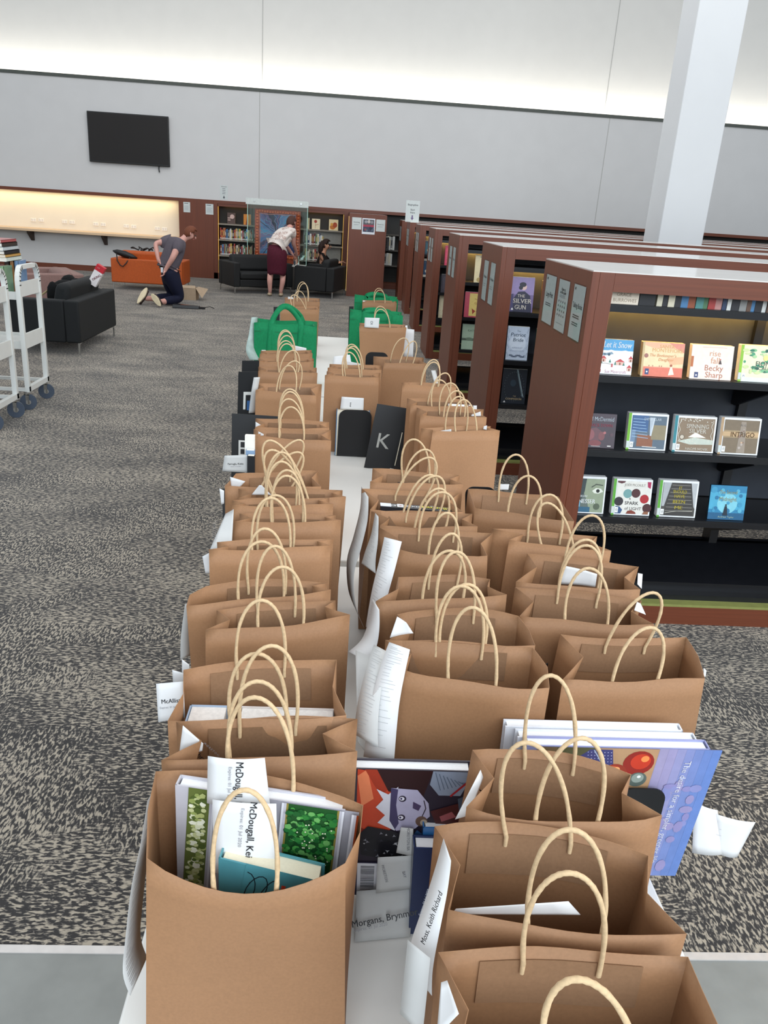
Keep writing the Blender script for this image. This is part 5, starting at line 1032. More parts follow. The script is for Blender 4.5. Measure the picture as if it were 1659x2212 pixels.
def a_spark(A):
    frame_cover(A, '#5aa336', '#dcdad2')
    for x, y, c in ((.38, .60, '#6f9a9a'), (.59, .62, '#4d2a2c'), (.82, .47, '#a8262c'), (.17, .38, '#2e2a30'), (.91, .22, '#4a2628')): A.disc(x, y, .115, c)
    A.poly([(.1, .945), (.1, .90), (.2, .87), (.28, .90), (.30, .945)], '#5a3438'); A.poly([(.86, .945), (.88, .8), (.955, .76), (.955, .945)], '#a82c54'); A.poly([(.10, .25), (.2, .24), (.28, .15), (.24, .045), (.1, .045)], '#34507a'); A.poly([(.38, .045), (.42, .13), (.52, .15), (.62, .10), (.64, .045)], '#7d3a2c'); A.poly([(.8, .045), (.84, .12), (.955, .13), (.955, .045)], '#8a5a40')
    A.text('JODI PICOULT', .55, .84, .016, '#b5b0a8', .002, fit=.095); A.text('A', .45, .46, .012, '#3a3438', .002); A.text('SPARK', .50, .34, .022, '#3a3438', .003, fit=.062); A.text('of LIGHT', .55, .19, .020, '#57504f', 0, fit=.075); fr(A)
def a_should(A):
    frame_cover(A, '#5aa336', '#4a4844'); A.poly([(.10, .945), (.3, .945), (.16, .3), (.10, .3)], '#a9adb0'); A.poly([(.80, .945), (.955, .945), (.955, .25), (.92, .3)], '#b5b8ba'); A.poly([(.3, .945), (.80, .945), (.93, .05), (.15, .05)], '#3c3a38')
    for i in range(8): y = .88-.1*i; A.stroke([(.32-.018*i, y), (.78+.016*i, y)], .0022, '#8a8780')
    A.stroke([(.2, .12), (.5, .18), (.9, .2)], .002, '#b9b6a8')
    for s, y, f in (('IT', .80, .014), ('SHOULD', .70, .062), ('HAVE', .58, .048), ('BEEN', .43, .055), ('ME', .27, .036)): A.text(s, .53, y, .021, '#d2c03c', .008, fit=f)
    fr(A)
def a_second(A):
    A.rect(0, 0, 1, 1, '#2f7fa8'); A.rect(0, .3, 1, .8, '#4aa3c4'); A.disc(.5, .48, .28, '#7cc3d4'); A.rect(0, 0, 1, .2, '#1f5a80')
    for i in range(16): A.disc(rr.uniform(.1, .9), rr.uniform(.2, .9), rr.uniform(.04, .09), rr.choice(['#3f93b8', '#57aac6', '#2a7098']), n=9)
    A.text('The Second', .5, .80, .024, '#b9b48a', .004, fit=.08); A.text('Midnight', .5, .60, .026, '#b0ae90', .004, fit=.08); A.poly([(.40, .12), (.54, .12), (.50, .40), (.44, .40)], '#1c2c3a'); A.disc(.47, .43, .025, '#1c2c3a'); A.text('Andrew Taylor', .5, .08, .012, '#c9dcc8', .003); A.rect(-.0, 0, .0001, .0001, '#1f5a80')
YB = 3.272; CL = 1.058
shelf_case('audiobook titled Let it Snow with a red roofed winter village cover, first on its shelf', ((1290,729),(1372,735),(1367,807),(1282,803)), YB, SHZ[2], .022, a_snow, '#3a6a8a')
shelf_case('audiobook with an orange sunset cover and a girl in white, second on the upper shelf', ((1391,736),(1481,742),(1478,814),(1388,808)), YB, SHZ[2], .03, a_santa, '#d9c49a')
shelf_case('pale pink audiobook titled rise fall Becky Sharp on the upper shelf', ((1497,742),(1588,748),(1584,820),(1495,814)), YB, SHZ[2], .03, a_rise, '#f0e6de')
shelf_case('green and cream audiobook with a lime spine cut off by the right picture edge', ((1603,743),(1692,749),(1689,826),(1600,820)), YB, SHZ[2], .03, a_fiona, '#eceadc')
shelf_case('dark plum audiobook titled Crack Down, first on the middle shelf', ((1262,890),(1335,894),(1330,965),(1248,960)), YB, SHZ[1], .012, a_val, '#5a5058')
shelf_case('white cased audiobook with a blue and brown street cover and lime spine', ((1360,890),(1447,895),(1443,971),(1357,966)), YB, SHZ[1], .03, a_sam)
shelf_case('white cased audiobook titled Spinning Silver with a teal spine', ((1460,895),(1551,901),(1547,977),(1458,970)), YB, SHZ[1], .03, a_spin)
shelf_case('brown audiobook with a tan band titled Intrigo on the middle shelf', ((1560,902),(1647,906),(1643,984),(1556,977)), YB, SHZ[1], .03, a_intr)
shelf_case('audiobook with half a green face and an eye, lettered Nesser', ((1236,1033),(1311,1038),(1307,1113),(1226,1109)), YB, SHZ[0], .03, a_ness)
shelf_case('white audiobook with large coloured dots titled A Spark of Light', ((1326,1039),(1411,1043),(1407,1117),(1324,1113)), YB, SHZ[0], .03, a_spark)
shelf_case('audiobook with an escalator cover and yellow letters on the lowest shelf', ((1426,1044),(1510,1048),(1507,1123),(1422,1119)), YB, SHZ[0], .03, a_should)
shelf_case('bright blue disc case titled The Second Midnight on the lowest shelf', ((1535,1055),(1613,1061),(1610,1130),(1533,1125)), YB, SHZ[0], .012, a_second, '#20384a')
# second row
def a_gun(A):
    A.rect(0, 0, 1, 1, '#6a5a86'); A.rect(0, .5, 1, 1, '#8a7aa6'); A.poly([(.1, 0), (.15, .4), (.32, .58), (.6, .6), (.85, .48), (.95, .1), (.95, 0)], '#20203a'); A.disc(.55, .72, .13, '#d0b0a8', .09); A.disc(.50, .79, .15, '#1e1a2c', .07); A.disc(.42, .7, .09, '#1e1a2c', .06); A.poly([(.02, 0), (.02, .5), (.12, .52), (.14, 0)], '#3a3560')
    A.text('THE', .46, .46, .028, '#e4dcd0', .006); A.text('SILVER', .52, .31, .040, '#e8e0d4', .008, fit=.125); A.text('GUN', .46, .13, .040, '#e8e0d4', .008, fit=.075); A.poly([(.06, .05), (.16, .05), (.11, .12)], '#e8e8e8')
def a_pat(A):
    A.rect(0, 0, 1, 1, '#b9c6d8'); A.disc(.5, .5, .38, '#cbd6e4'); A.text('The', .52, .86, .016, '#41556e', 0, shear=.1); A.text('Patriot', .5, .75, .036, '#41556e', .006, shear=.1, fit=.10); A.text('Bride', .52, .60, .034, '#41556e', .006, shear=.1, fit=.07); A.text('KIMBERLEY', .5, .36, .015, '#8c9ab2', 0); A.text('WOODHOUSE', .5, .27, .015, '#8c9ab2', 0)
    for s in (-1, 1):
        for k in range(4): A.stroke([(.5+s*(.44-.03*math.sin(t_*1.1)), (.08+.24*k)+.03*t_) for t_ in range(6)], .0015, '#5a6a84')
    for k in range(3): A.stroke([(.15+.08*t_, .12+.035*math.sin(t_*1.3+k)) for t_ in range(10)], .003, '#3f4c66')
def a_conf(A):
    A.rect(0, 0, 1, 1, '#1c222c'); A.poly([(.55, 1), (.62, 1), (.9, .25), (.86, .2), (.62, .8)], '#5f7078'); A.stroke([(.6, .98), (.8, .5), (.92, .2)], .003, '#9fb0b4')
    for i in range(30): t_ = 2*math.pi*i/30; A.star(.5+.4*math.cos(t_), .5+.42*math.sin(t_), .025, .01, 4, '#4f5a60', t_)
    A.text('THE', .55, .22, .012, '#d0b890', .002); A.text('CONFESSION', .52, .14, .018, '#d8c39a', .006, fit=.11); A.poly([(.1, .03), (.2, .03), (.15, .09)], '#e0e0e0'); A.disc(.45, .6, .12, '#2a3844', .1)
def plain(c1, c2, c3='#d8d0b8', t=''):
    def f(A):
        A.rect(0, 0, 1, 1, c1); A.rect(.12, .12, .88, .88, c2); A.disc(.5, .32, .18, c3)
        for i in range(8): A.disc(rr.uniform(.1, .9), rr.uniform(.1, .9), rr.uniform(.02, .06), c1, n=8)
        if t: A.text(t, .5, .75, .028, c3, .006)
    return f
Y1_ = FRONTS[1][0]+.075
shelf_case('book titled The Silver Gun with a woman in a beret, lavender cover', ((1105,609),(1155,610),(1150,685),(1101,682)), Y1_, SHZ[2], .02, a_gun, '#3a3458', 'book', group='books shown face out on the second row')
shelf_case('pale blue book titled The Patriot Bride', ((1096,724),(1142,725),(1138,796),(1091,794)), Y1_, SHZ[1], .025, a_pat, '#a8b6ca', 'book', group='books shown face out on the second row')
shelf_case('dark book titled The Confession on the lowest shelf of the second row', ((1083,828),(1136,830),(1131,902),(1080,900)), Y1_, SHZ[0], .025, a_conf, '#1c222c', 'book', group='books shown face out on the second row')
shelf_case('gold edged book half hidden right of the lavender covered one', ((1171,614),(1215,616),(1212,685),(1168,684)), Y1_, SHZ[2], .02, plain('#a8823a', '#c9a85a'), '#a8823a', 'book', group='books shown face out on the second row')
shelf_case('dark green book half hidden right of the pale blue one', ((1157,728),(1203,730),(1199,798),(1153,797)), Y1_, SHZ[1], .02, plain('#2f5a48', '#3f6f58'), '#2f5a48', 'book', group='books shown face out on the second row')
Y2_ = FRONTS[2][0]+.075; G3 = 'books shown face out on the third row'
def a_wick(A): A.rect(0, 0, 1, 1, '#d8c9a0'); A.poly([(.3, .2), (.35, .7), (.5, .8), (.65, .7), (.8, .2)], '#1c2430'); A.disc(.5, .85, .12, '#1c2430', .06); A.text('WICKED', .5, .93, .022, '#2a2a2a', .01, fit=.07); A.disc(.4, .1, .25, '#a8925a', .1)
def a_butt(A): A.rect(0, 0, 1, 1, '#b9485c'); A.rect(.25, .05, 1, .95, '#d8c070'); A.text('The', .6, .72, .02, '#b0703a'); A.text('Gift', .65, .56, .03, '#b0703a'); A.poly([(.6, .25), (.4, .35), (.45, .12)], '#9a3a2a'); A.poly([(.62, .25), (.85, .35), (.8, .12)], '#9a3a2a')
shelf_case('cream book with a dark figure, on the upper shelf of the third row', ((1026,566),(1062,568),(1059,626),(1023,624)), Y2_, SHZ[2], .02, a_wick, '#d8c9a0', 'book', group=G3)
shelf_case('pink and gold book with a butterfly on the third row', ((1004,656),(1044,657),(1040,710),(999,709)), Y2_, SHZ[1], .02, a_butt, '#b9485c', 'book', group=G3)
shelf_case('pale green book with a thin dark band low on the third row', ((996,733),(1036,735),(1033,787),(994,786)), Y2_, SHZ[0], .02, lambda A: (A.rect(0, 0, 1, 1, '#a9bfa9'), A.rect(0, .35, 1, .45, '#57665a'), A.disc(.4, .42, .2, '#6f8270', .06), A.text('KATE', .5, .75, .03, '#7f9684')), '#a9bfa9', 'book', group=G3)
Y3_ = FRONTS[3][0]+.075; G4 = 'books shown face out on the fourth row'
shelf_case('bright pink book on the upper shelf of the fourth row', ((962,541),(986,542),(983,584),(959,583)), Y3_, SHZ[2], .02, plain('#c8385c', '#d8506a', '#e8c070'), '#c8385c', 'book', group=G4)
shelf_case('dark grey book on the middle shelf of the fourth row', ((952,616),(980,618),(977,656),(950,655)), Y3_, SHZ[1], .02, plain('#3a3540', '#4a4450', '#8a7a8a'), '#3a3540', 'book', group=G4)
shelf_case('cream book on the low shelf of the fourth row', ((946,677),(972,678),(970,725),(944,724)), Y3_, SHZ[0], .02, plain('#d0c4a4', '#dcd2b4', '#b0885a'), '#d0c4a4', 'book', group=G4)
Y4_ = FRONTS[4][0]+.075
shelf_case('white edged book on the fifth row seen in the narrow gap', ((912,578),(930,579),(928,618),(910,617)), Y4_, SHZ[1], .02, plain('#cfcabc', '#2a4a6a', '#cfcabc'), '#cfcabc', 'book', group='books glimpsed on the farther rows')
shelf_case('teal book on the fifth row glimpsed high in the gap', ((917,536),(935,537),(933,566),(915,565)), Y4_, SHZ[2], .02, plain('#1f3a4a', '#2a5a6a', '#c0b080'), '#1f3a4a', 'book', group='books glimpsed on the farther rows')
# ------------------------------------------------------------------ spine-out rows
PAL = [('red', '#a83a36'), ('rust', '#9a5234'), ('orange', '#c46a34'), ('yellow', '#c4a64a'), ('cream', '#d8d0b8'), ('white', '#dcdcd8'), ('pink', '#c08a84'), ('maroon', '#5e2a30'), ('brown', '#5f4436'), ('black', '#24242a'), ('navy', '#2f3f5f'), ('blue', '#4a7fae'), ('teal', '#4f8a86'), ('green', '#4f7a56'), ('grey', '#8a8a88')]
def spine_row(x0, x1, y, z, where, group, seed, seq=None, hmin=.19, hmax=.26, tmin=.018, tmax=.042, depth=.15, art=True):
    g = random.Random(seed); x = x0; L_ = []; used = set()
    while x < x1-.02:
        i = len(L_)
        nm = seq[i] if seq and i < len(seq) else g.choice(PAL)[0]
        while not seq and i >= 2 and (L_[-2][0], L_[-1][0], nm) in used or (i and L_[-1][0] == nm and not seq): nm = g.choice(PAL)[0]
        if i >= 2: used.add((L_[-2][0], L_[-1][0], nm))
        th = g.uniform(tmin, tmax); th = min(th, x1-x); h = g.uniform(hmin, hmax); L_.append((nm, x, th, h)); x += th+.0012
    for i, (nm, xx, th, h) in enumerate(L_):
        l = L_[i-1][0] if i else None; r = L_[i+1][0] if i+1 < len(L_) else None
        ps = f'between {l} and {r} ones' if l and r else (f'at the right end beside a {l} one' if l else f'at the left end beside a {r} one')
        rt = root('book', f'{nm} book {ps} {where}', 'book', (xx+th/2, y, z), group); dy = g.uniform(0, .012)
        m = MB(); m.box((xx, y+dy, z+.0005), (xx+th, y+dy+depth, z+h)); part('cover', m, col(dict(PAL)[nm], .45, noise=.1, nscale=30), rt)
        m = MB(); m.box((xx+.002, y+dy+.003, z+h-.001), (xx+th-.002, y+dy+depth-.002, z+h+.0006)); part('page_block', m, col('#d9d4c6', .8), rt)
        if art:
            A = Art((xx, y+dy, z), (1, 0, 0), (0, 0, 1), th, h); A.rect(.1, .05, .9, .16, '#d8d8d2'); A.rect(.3, .3+.1*g.random(), .7, .75, g.choice(['#e0d8c0', '#20202a', '#c9b060', '#d8d8d8'])); A.done('spine_print', rt)
spine_row(-2.86, -2.12, WY+.06, WSH[1], 'on the upper left wall shelf', 'books on the upper left wall shelf', 31)
spine_row(-2.86, -2.12, WY+.06, WSH[0], 'on the lower left wall shelf', 'books on the lower left wall shelf', 32)
spine_row(-2.10, -1.75, WY+.06, WSH[1], 'behind glass, upper wall shelf', 'books on the upper wall shelf behind the glass', 35)
spine_row(-2.10, -1.75, WY+.06, WSH[0], 'behind glass, lower wall shelf', 'books on the lower wall shelf behind the glass', 36)
spine_row(-.98, -.55, WY-.0, WSH[1], 'on the upper right wall shelf', 'books on the upper right wall shelf', 33, hmax=.28, depth=.09)
spine_row(-.98, -.60, WY-.0, WSH[0], 'on the lower right wall shelf', 'books on the lower right wall shelf', 34, depth=.09)
for i, (x0_, y0_, x1_, y1_, a1, lb) in enumerate((((491,459,508,484, lambda A: (A.rect(0, 0, 1, 1, '#5e4a44'), A.disc(.62, .66, .28, '#d8b8ae', .2), A.rect(.05, .3, .4, .38, '#d8b8ae'), A.rect(.05, .48, .4, .56, '#d8b8ae')), 'brown face-out book with a pale head at the left of the wall shelves')), ((526,461,542,485, lambda A: (A.rect(0, 0, 1, 1, '#d88a3a'), A.poly([(.3, 0), (.5, .9), (.7, .5), (.6, 0)], '#7a2a1a'), A.rect(.55, .1, .7, .9, '#f0c878')), 'orange face-out book behind the left part of the display glass')), ((674,472,691,496, lambda A: (A.rect(0, 0, 1, 1, '#ecdcb8'), A.disc(.45, .75, .18, '#a83a2a'), A.stroke([(.45, .7), (.42, .1)], .006, '#6a3a2a'), A.stroke([(.45, .4), (.8, .5)], .008, '#b05a3a')), 'cream face-out book with a red flower on the wall shelves')), ((711,474,730,499, lambda A: (A.rect(0, 0, 1, 1, '#ecd8a8'), A.disc(.4, .3, .3, '#c8762a', .22), A.disc(.65, .5, .25, '#b04a20', .25), A.disc(.3, .55, .15, '#e0a040')), 'face-out book with orange flowers at the right of the wall shelves')), ((663,470,668,494, lambda A: A.rect(0, 0, 1, 1, '#d8c8a0'), 'pale face-out book just right of the display glass edge')))):
    tl, br = at(x0_, y0_, Y=WY+.1), at(x1_, y1_, Y=WY+.1); rt = root('book', lb, 'book', ((tl.x+br.x)/2, WY+.1, WSH[2]), 'books shown face out on the top wall shelf')
    m = MB(); m.box((tl.x, WY+.1, WSH[2]+.001), (br.x, WY+.12, WSH[2]+.001+tl.z-br.z)); part('cover', m, col('#cdbb9a', .5), rt); A = Art((tl.x, WY+.1, WSH[2]+.001), (1, 0, 0), (0, 0, 1), br.x-tl.x, tl.z-br.z); a1(A); A.done('cover_print', rt)
top = ['cream', 'black', 'cream', 'black', 'blue', 'rust', 'teal', 'green', 'red', 'pink', 'navy', 'white', 'black', 'grey', 'brown', 'blue', 'black', 'white', 'brown', 'cream', 'black', 'green', 'white']
spine_row(1.255, 1.84, FRONTS[0][0]+.06, SHZ[3], 'on the nearest top shelf', 'books on the nearest top shelf', 41, seq=top, hmin=.055, hmax=.075-.02, tmin=.016, tmax=.034, depth=.12, art=False)
rt = root('book', 'wide cream book lettered Grace Burrowes at the left of the nearest top shelf', 'book', (1.12, 3.27, SHZ[3])); m = MB(); m.box((1.062, 3.255, SHZ[3]+.0005), (1.175, 3.28, SHZ[3]+.055)); part('cover', m, col('#dccfbd', .5), rt)
A = Art((1.062, 3.255, SHZ[3]), (1, 0, 0), (0, 0, 1), .113, .055); A.text('BURROWES', .5, .28, .019, '#8a7a66', 0, fit=.095); A.text('GRACE', .45, .68, .019, '#8a7a66', 0, fit=.06); A.done('cover_print', rt)
rt = root('book', 'black book lying between the wide cream one and the spines on the nearest top shelf', 'book', (1.21, 3.28, SHZ[3])); m = MB(); m.box((1.18, 3.26, SHZ[3]+.0005), (1.245, 3.38, SHZ[3]+.05)); part('cover', m, col('#1a1a1e', .4), rt)
# reference books glimpsed in the gap
rt = root('book', 'thick white reference books label end seen in the gap before the bookcase rows', 'book', (.9, 18.9, WSH[1])); del rt['category']; bpy.data.objects.remove(rt)
spine_row(.86, 1.06, WY+.0, WSH[1], 'by the dictionaries label', 'reference books in the gap', 51, seq=['white', 'cream', 'white', 'grey', 'white', 'cream'], hmin=.27, hmax=.30, tmin=.03, tmax=.05)
spine_row(.84, 1.02, WY+.0, WSH[0], 'below the dictionaries label', 'reference books below the label', 52, seq=['grey', 'white', 'cream', 'white', 'grey'], hmin=.25, hmax=.28, tmin=.03, tmax=.05)
# ------------------------------------------------------------------ notices
ACR = pane_material('acrylic', '#f6f8f8', .06); SIGNP = col('#c9d0cf', .5, noise=.03)
def notice(label, o, r, u, w_, h_, art, holder=True, group='notices on the bookcase ends'):
    o, r, u = Vector(o), Vector(r), Vector(u); n = r.cross(u); rt = root('notice', label, 'notice', tuple(o+r*w_/2), group)
    m = MB(); P = [o, o+r*w_, o+r*w_+n*.001, o+n*.001]; m.hexa(P+[p+u*h_ for p in P]); part('paper', m, SIGNP, rt)
    A = Art(o, r, u, w_, h_, .0014); art(A); A.done('print', rt)
    if holder:
        m = MB(); e = .006; a = o-r*e-u*e+n*.002; P = [a, a+r*(w_+2*e), a+r*(w_+2*e)+n*.0015, a+n*.0015]; m.hexa(P+[p+u*(h_+2*e) for p in P]); part('acrylic_holder', m, ACR, rt)
G_ = '#4a4d52'
def n_large(A): A.text('Large Print', .5, .60, .035, G_, .008, fit=.13); A.lines(.2, .42, .6, 2, .04, G_, .004, .1); A.rect(.1, .90, .2, .95, G_)
def n_icons(A):
    A.text('How to', .5, .82, .022, G_, .004); A.text('use this guide', .5, .76, .020, G_, .004, fit=.1); A.lines(.2, .70, .6, 3, .02, '#8a8d92', .0015)
    for i in range(4):
        for j in range(4): A.star(.2+.2*j, .58-.09*i, .045, .02, 4+((i+j) % 3), G_, i)
    A.lines(.2, .15, .6, 1, .02, '#8a8d92', .0015)
def n_talk(A): A.text('Talking Books', .5, .62, .030, G_, .008, fit=.145); A.lines(.2, .44, .6, 2, .04, G_, .005, .1); A.lines(.2, .30, .55, 2, .04, G_, .004, .1); A.rect(.1, .90, .2, .95, G_)
def n_text(s):
    def f(A): A.text(s, .5, .6, .03, G_, .006, fit=.12); A.lines(.2, .42, .6, 2, .05, '#777a80', .003, .3)
    return f
# measured on the nearest end panel
for k, (y0, x0) in enumerate(FRONTS):
    xs = x0-.0015
    if k == 0:
        L3 = [(((1183.5,592.6),(1203,598),(1189.5,702.7),(1169,692)), n_large, 'Large Print notice, farthest of three on the nearest bookcase end'), (((1210.5,602.6),(1232,608.6),(1217,720),(1195.5,710)), n_icons, 'notice with small icons, middle of three on the nearest bookcase end'), (((1243,613),(1267,620.6),(1249,737),(1225.6,727.4)), n_talk, 'Talking Books notice, nearest of three on the nearest bookcase end')]
        for q4, art_, lb in L3:
            tl, tr, br, bl = [at(a_, b2, X=xs) for a_, b2 in q4]; ya = max(tl.y, bl.y) if False else (tl.y+bl.y)/2; yb = (tr.y+br.y)/2; zb = (bl.z+br.z)/2; zt = (tl.z+tr.z)/2
            notice(lb, (xs, ya, zb), (0, -1, 0), (0, 0, 1), ya-yb, zt-zb, art_)
    else:
        nth = ORD[k].split()[0]
        for j, (a_, lb) in enumerate(((.62, 'farther'), (.34, 'nearer'))):
            notice(f'{lb} of two white notices on the end of the {nth} bookcase row', (xs, y0+a_, 1.14), (0, -1, 0), (0, 0, 1), .17, .27, n_text(('Romance', 'Fiction')[j]))
def n_poster(A):
    A.rect(0, 0, 1, 1, '#dfe3ea'); A.rect(.07, .6, .93, .93, '#55565c'); A.disc(.3, .78, .12, '#9a9aa2', .09); A.disc(.52, .8, .1, '#c4b8b4', .11); A.disc(.75, .77, .12, '#8a8a90', .09); A.rect(.07, .47, .93, .60, '#a83a50'); A.rect(.07, .14, .93, .47, '#3f4258')
    for i in range(14): A.disc(rr.uniform(.15, .85), rr.uniform(.18, .44), rr.uniform(.04, .09), rr.choice(['#6a5a6a', '#8a4a54', '#5a6a7a', '#2a2c40']), n=9)
for (a, b_, c3, d3), art_, lb in (((761,469,780,496), n_text('Returning'), 'plain white notice at the left on the side-on bookcase end'), ((783,471,809,507), n_poster, 'coloured poster with red band in the middle of the side-on bookcase end'), ((813,474,831,501), n_text('Reserves'), 'plain white notice at the right on the side-on bookcase end')):
    tl, br = at(a, b_, Y=16.897), at(c3, d3, Y=16.897); notice(lb, (tl.x, 16.899, br.z), (1, 0, 0), (0, 0, 1), br.x-tl.x, tl.z-br.z, art_, False, 'notices on the side-on bookcase')
for (a, b_, c3, d3), lb in (((396,436,411,459), 'left white notice on the wood panel between the recess and wall shelves'), ((444,440,461,464), 'right white notice on the wood panel between the recess and wall shelves')):
    tl, br = at(a, b_, Y=WY-.032), at(c3, d3, Y=WY-.032); notice(lb, (tl.x, WY-.0315, br.z), (1, 0, 0), (0, 0, 1), br.x-tl.x, tl.z-br.z, lambda A: (A.lines(.15, .88, .7, 1, .05, '#55585e', .012), A.lines(.15, .6, .7, 4, .12, '#8a8d92', .006)), False, 'notices on the wood wall panel')
def n_bio(A): A.text('Biographies', .5, .80, .042, '#4a4a58', .01, fit=.175); A.text('Start', .5, .57, .04, '#4a4a58', .01); A.text('Here', .5, .44, .04, '#4a4a58', .01); A.rect(.45, .18, .55, .32, '#6a5a80'); A.poly([(.38, .20), (.62, .20), (.5, .08)], '#6a5a80')
notice('tall white Biographies Start Here sign with arrow standing on a bookcase top', (.965, 14.55, 1.531), (1, 0, 0), (0, 0, 1), .235, .345, n_bio, False, 'standing signs')
def n_wall(A): A.text('Returned', .5, .9, .03, '#3a3a48', .01, fit=.11); A.lines(.3, .76, .4, 4, .12, '#4a4a58', .008, .1); A.rect(.45, .14, .55, .26, '#2a2a3a'); A.poly([(.36, .16), (.64, .16), (.5, .05)], '#2a2a3a')
notice('small white arrow sign on the wall above the left end of the wall shelves', (-2.84, WY-.0015, 1.69), (1, 0, 0), (0, 0, 1), .17, .29, n_wall, False, 'standing signs')
notice('black Dictionaries label standing before the white reference books in the gap', (.86, WY-.012, WSH[1]-.03), (1, 0, 0), (0, 0, 1), .07, .30, lambda A: (A.rect(0, 0, 1, 1, '#101014'), A.text('Dictionaries', .5, .5, .05, '#d8d8d8', .008, 90, fit=.27)), False, 'shelf labels')
# ------------------------------------------------------------------ people
SKIN = col('#c9968a', .55, .4, noise=.05, nscale=20, name='skin'); SKIN2 = col('#c48f72', .55, .4, noise=.05, nscale=20, name='skin_warm')
def skin_mesh(name, J, E_, mats, parent, sub=2):
    """J: joint -> (position, radius or (rx, ry)); E_: bones. One continuous skinned surface."""
    keys = list(J); me = bpy.data.meshes.new(name); o0 = ORI[parent]
    me.from_pydata([Vector(J[k][0])-o0 for k in keys], [(keys.index(a), keys.index(b)) for a, b in E_], [])
    o = bpy.data.objects.new(name, me); COL.objects.link(o); o.parent = parent; ORI[o] = o0
    md = o.modifiers.new('skin', 'SKIN'); md.use_smooth_shade = True; sv = me.skin_vertices[0].data
    for i, k in enumerate(keys): r = J[k][1]; sv[i].radius = (r, r) if not isinstance(r, tuple) else r
    sv[0].use_root = True
    s = o.modifiers.new('sub', 'SUBSURF'); s.levels = s.render_levels = sub
    me.materials.append(mats); dg = bpy.context.evaluated_depsgraph_get(); m2 = bpy.data.meshes.new_from_object(o.evaluated_get(dg)); o.modifiers.clear(); o.data = m2; m2.name = name
    m2.materials.clear(); m2.materials.append(mats); m2.shade_smooth(); return o
def add_hand(J, E_, key, wrist, d, side, curl=.4):
    """palm and five unequal fingers leaving the wrist joint"""
    d = Vector(d).normalized(); side = Vector(side); side = (side-d*side.dot(d)).normalized(); n = d.cross(side); w = Vector(J[wrist][0])
    J[key+'p'] = (w+d*.055, (.030, .018)); E_.append((wrist, key+'p')); J[key+'k'] = (w+d*.085, (.034, .016)); E_.append((key+'p', key+'k'))
    for i, (off, ln) in enumerate(((-.030, .062), (-.010, .075), (.010, .078), (.029, .066))):
        a = w+d*.098+side*off; b_ = a+(d-n*curl).normalized()*ln*.5; c = b_+(d-n*curl*2.2).normalized()*ln*.5
        J[f'{key}{i}a'] = (a, .0095); J[f'{key}{i}b'] = (b_, .009); J[f'{key}{i}c'] = (c, .007); E_ += [(key+'k', f'{key}{i}a'), (f'{key}{i}a', f'{key}{i}b'), (f'{key}{i}b', f'{key}{i}c')]
    a = w+d*.05-side*.04; b_ = a+(d-side*.7-n*.3).normalized()*.035; J[key+'ta'] = (a, .011); J[key+'tb'] = (b_, .009); E_ += [(key+'p', key+'ta'), (key+'ta', key+'tb')]
def head_parts(rt, c, f, hair, style='short', skin=SKIN):
    """hair cap, ears, eyes, nose, mouth around head centre c, looking along f"""
    c, f = Vector(c), Vector(f).normalized(); up = Vector((0, 0, 1)); s = f.cross(up).normalized(); u = s.cross(f)
    def P(a, b_, d): return c+s*a+f*b_+u*d
    m = MB(); n = 18; k = 12; vs = []
    for i in range(k+1):
        ph = math.pi*i/k
        for j in range(n):
            th = 2*math.pi*j/n; x_, y_, z_ = math.sin(ph)*math.cos(th), math.sin(ph)*math.sin(th), math.cos(ph); vs.append(P(x_*.087, y_*.104, z_*.118))
    fs = []
    lim = {'short': -.62, 'long': -.5}[style]
    for i in range(k):
        for j in range(n):
            ph = math.pi*(i+.5)/k; th = 2*math.pi*(j+.5)/n; y_, z_ = math.sin(ph)*math.sin(th), math.cos(ph)
            if z_ > .62 or (z_ > lim and y_ < .25-(.62-z_)*.35): fs.append((i*n+j, (i+1)*n+j, (i+1)*n+(j+1) % n, i*n+(j+1) % n))
    m.add(vs, fs); part('hair', m, col(hair, .7, .3, noise=.3, nscale=60, stretch=(1, 1, 6)), rt, smooth=180, solid=.012)
    if style == 'long':
        m = MB(); m.tube([P(0, -.05, .04), P(.0, -.085, -.06), P(.0, -.08, -.16), P(.01, -.07, -.25)], [.07, .075, .06, .02], 12); part('hair_length', m, col(hair, .7, .3, noise=.3, nscale=60), rt, smooth=180)
    for q_ in (-1, 1):
        m = MB(); m.ell(P(q_*.082, -.005, -.01), (.012, .018, .03), 8, k=6); part('ear', m, skin, rt, smooth=180)
        m = MB(); m.ell(P(q_*.032, .086, .012), (.011, .011, .008), 8, k=6); part('eye', m, col('#2a2422', .3), rt, smooth=180)
    m = MB(); m.ell(P(0, .103, -.015), (.013, .016, .022), 8, k=6); part('nose', m, skin, rt, smooth=180)
    m = MB(); m.ell(P(0, .088, -.055), (.022, .010, .006), 8, k=6); part('mouth', m, col('#a8605a', .5), rt, smooth=180)
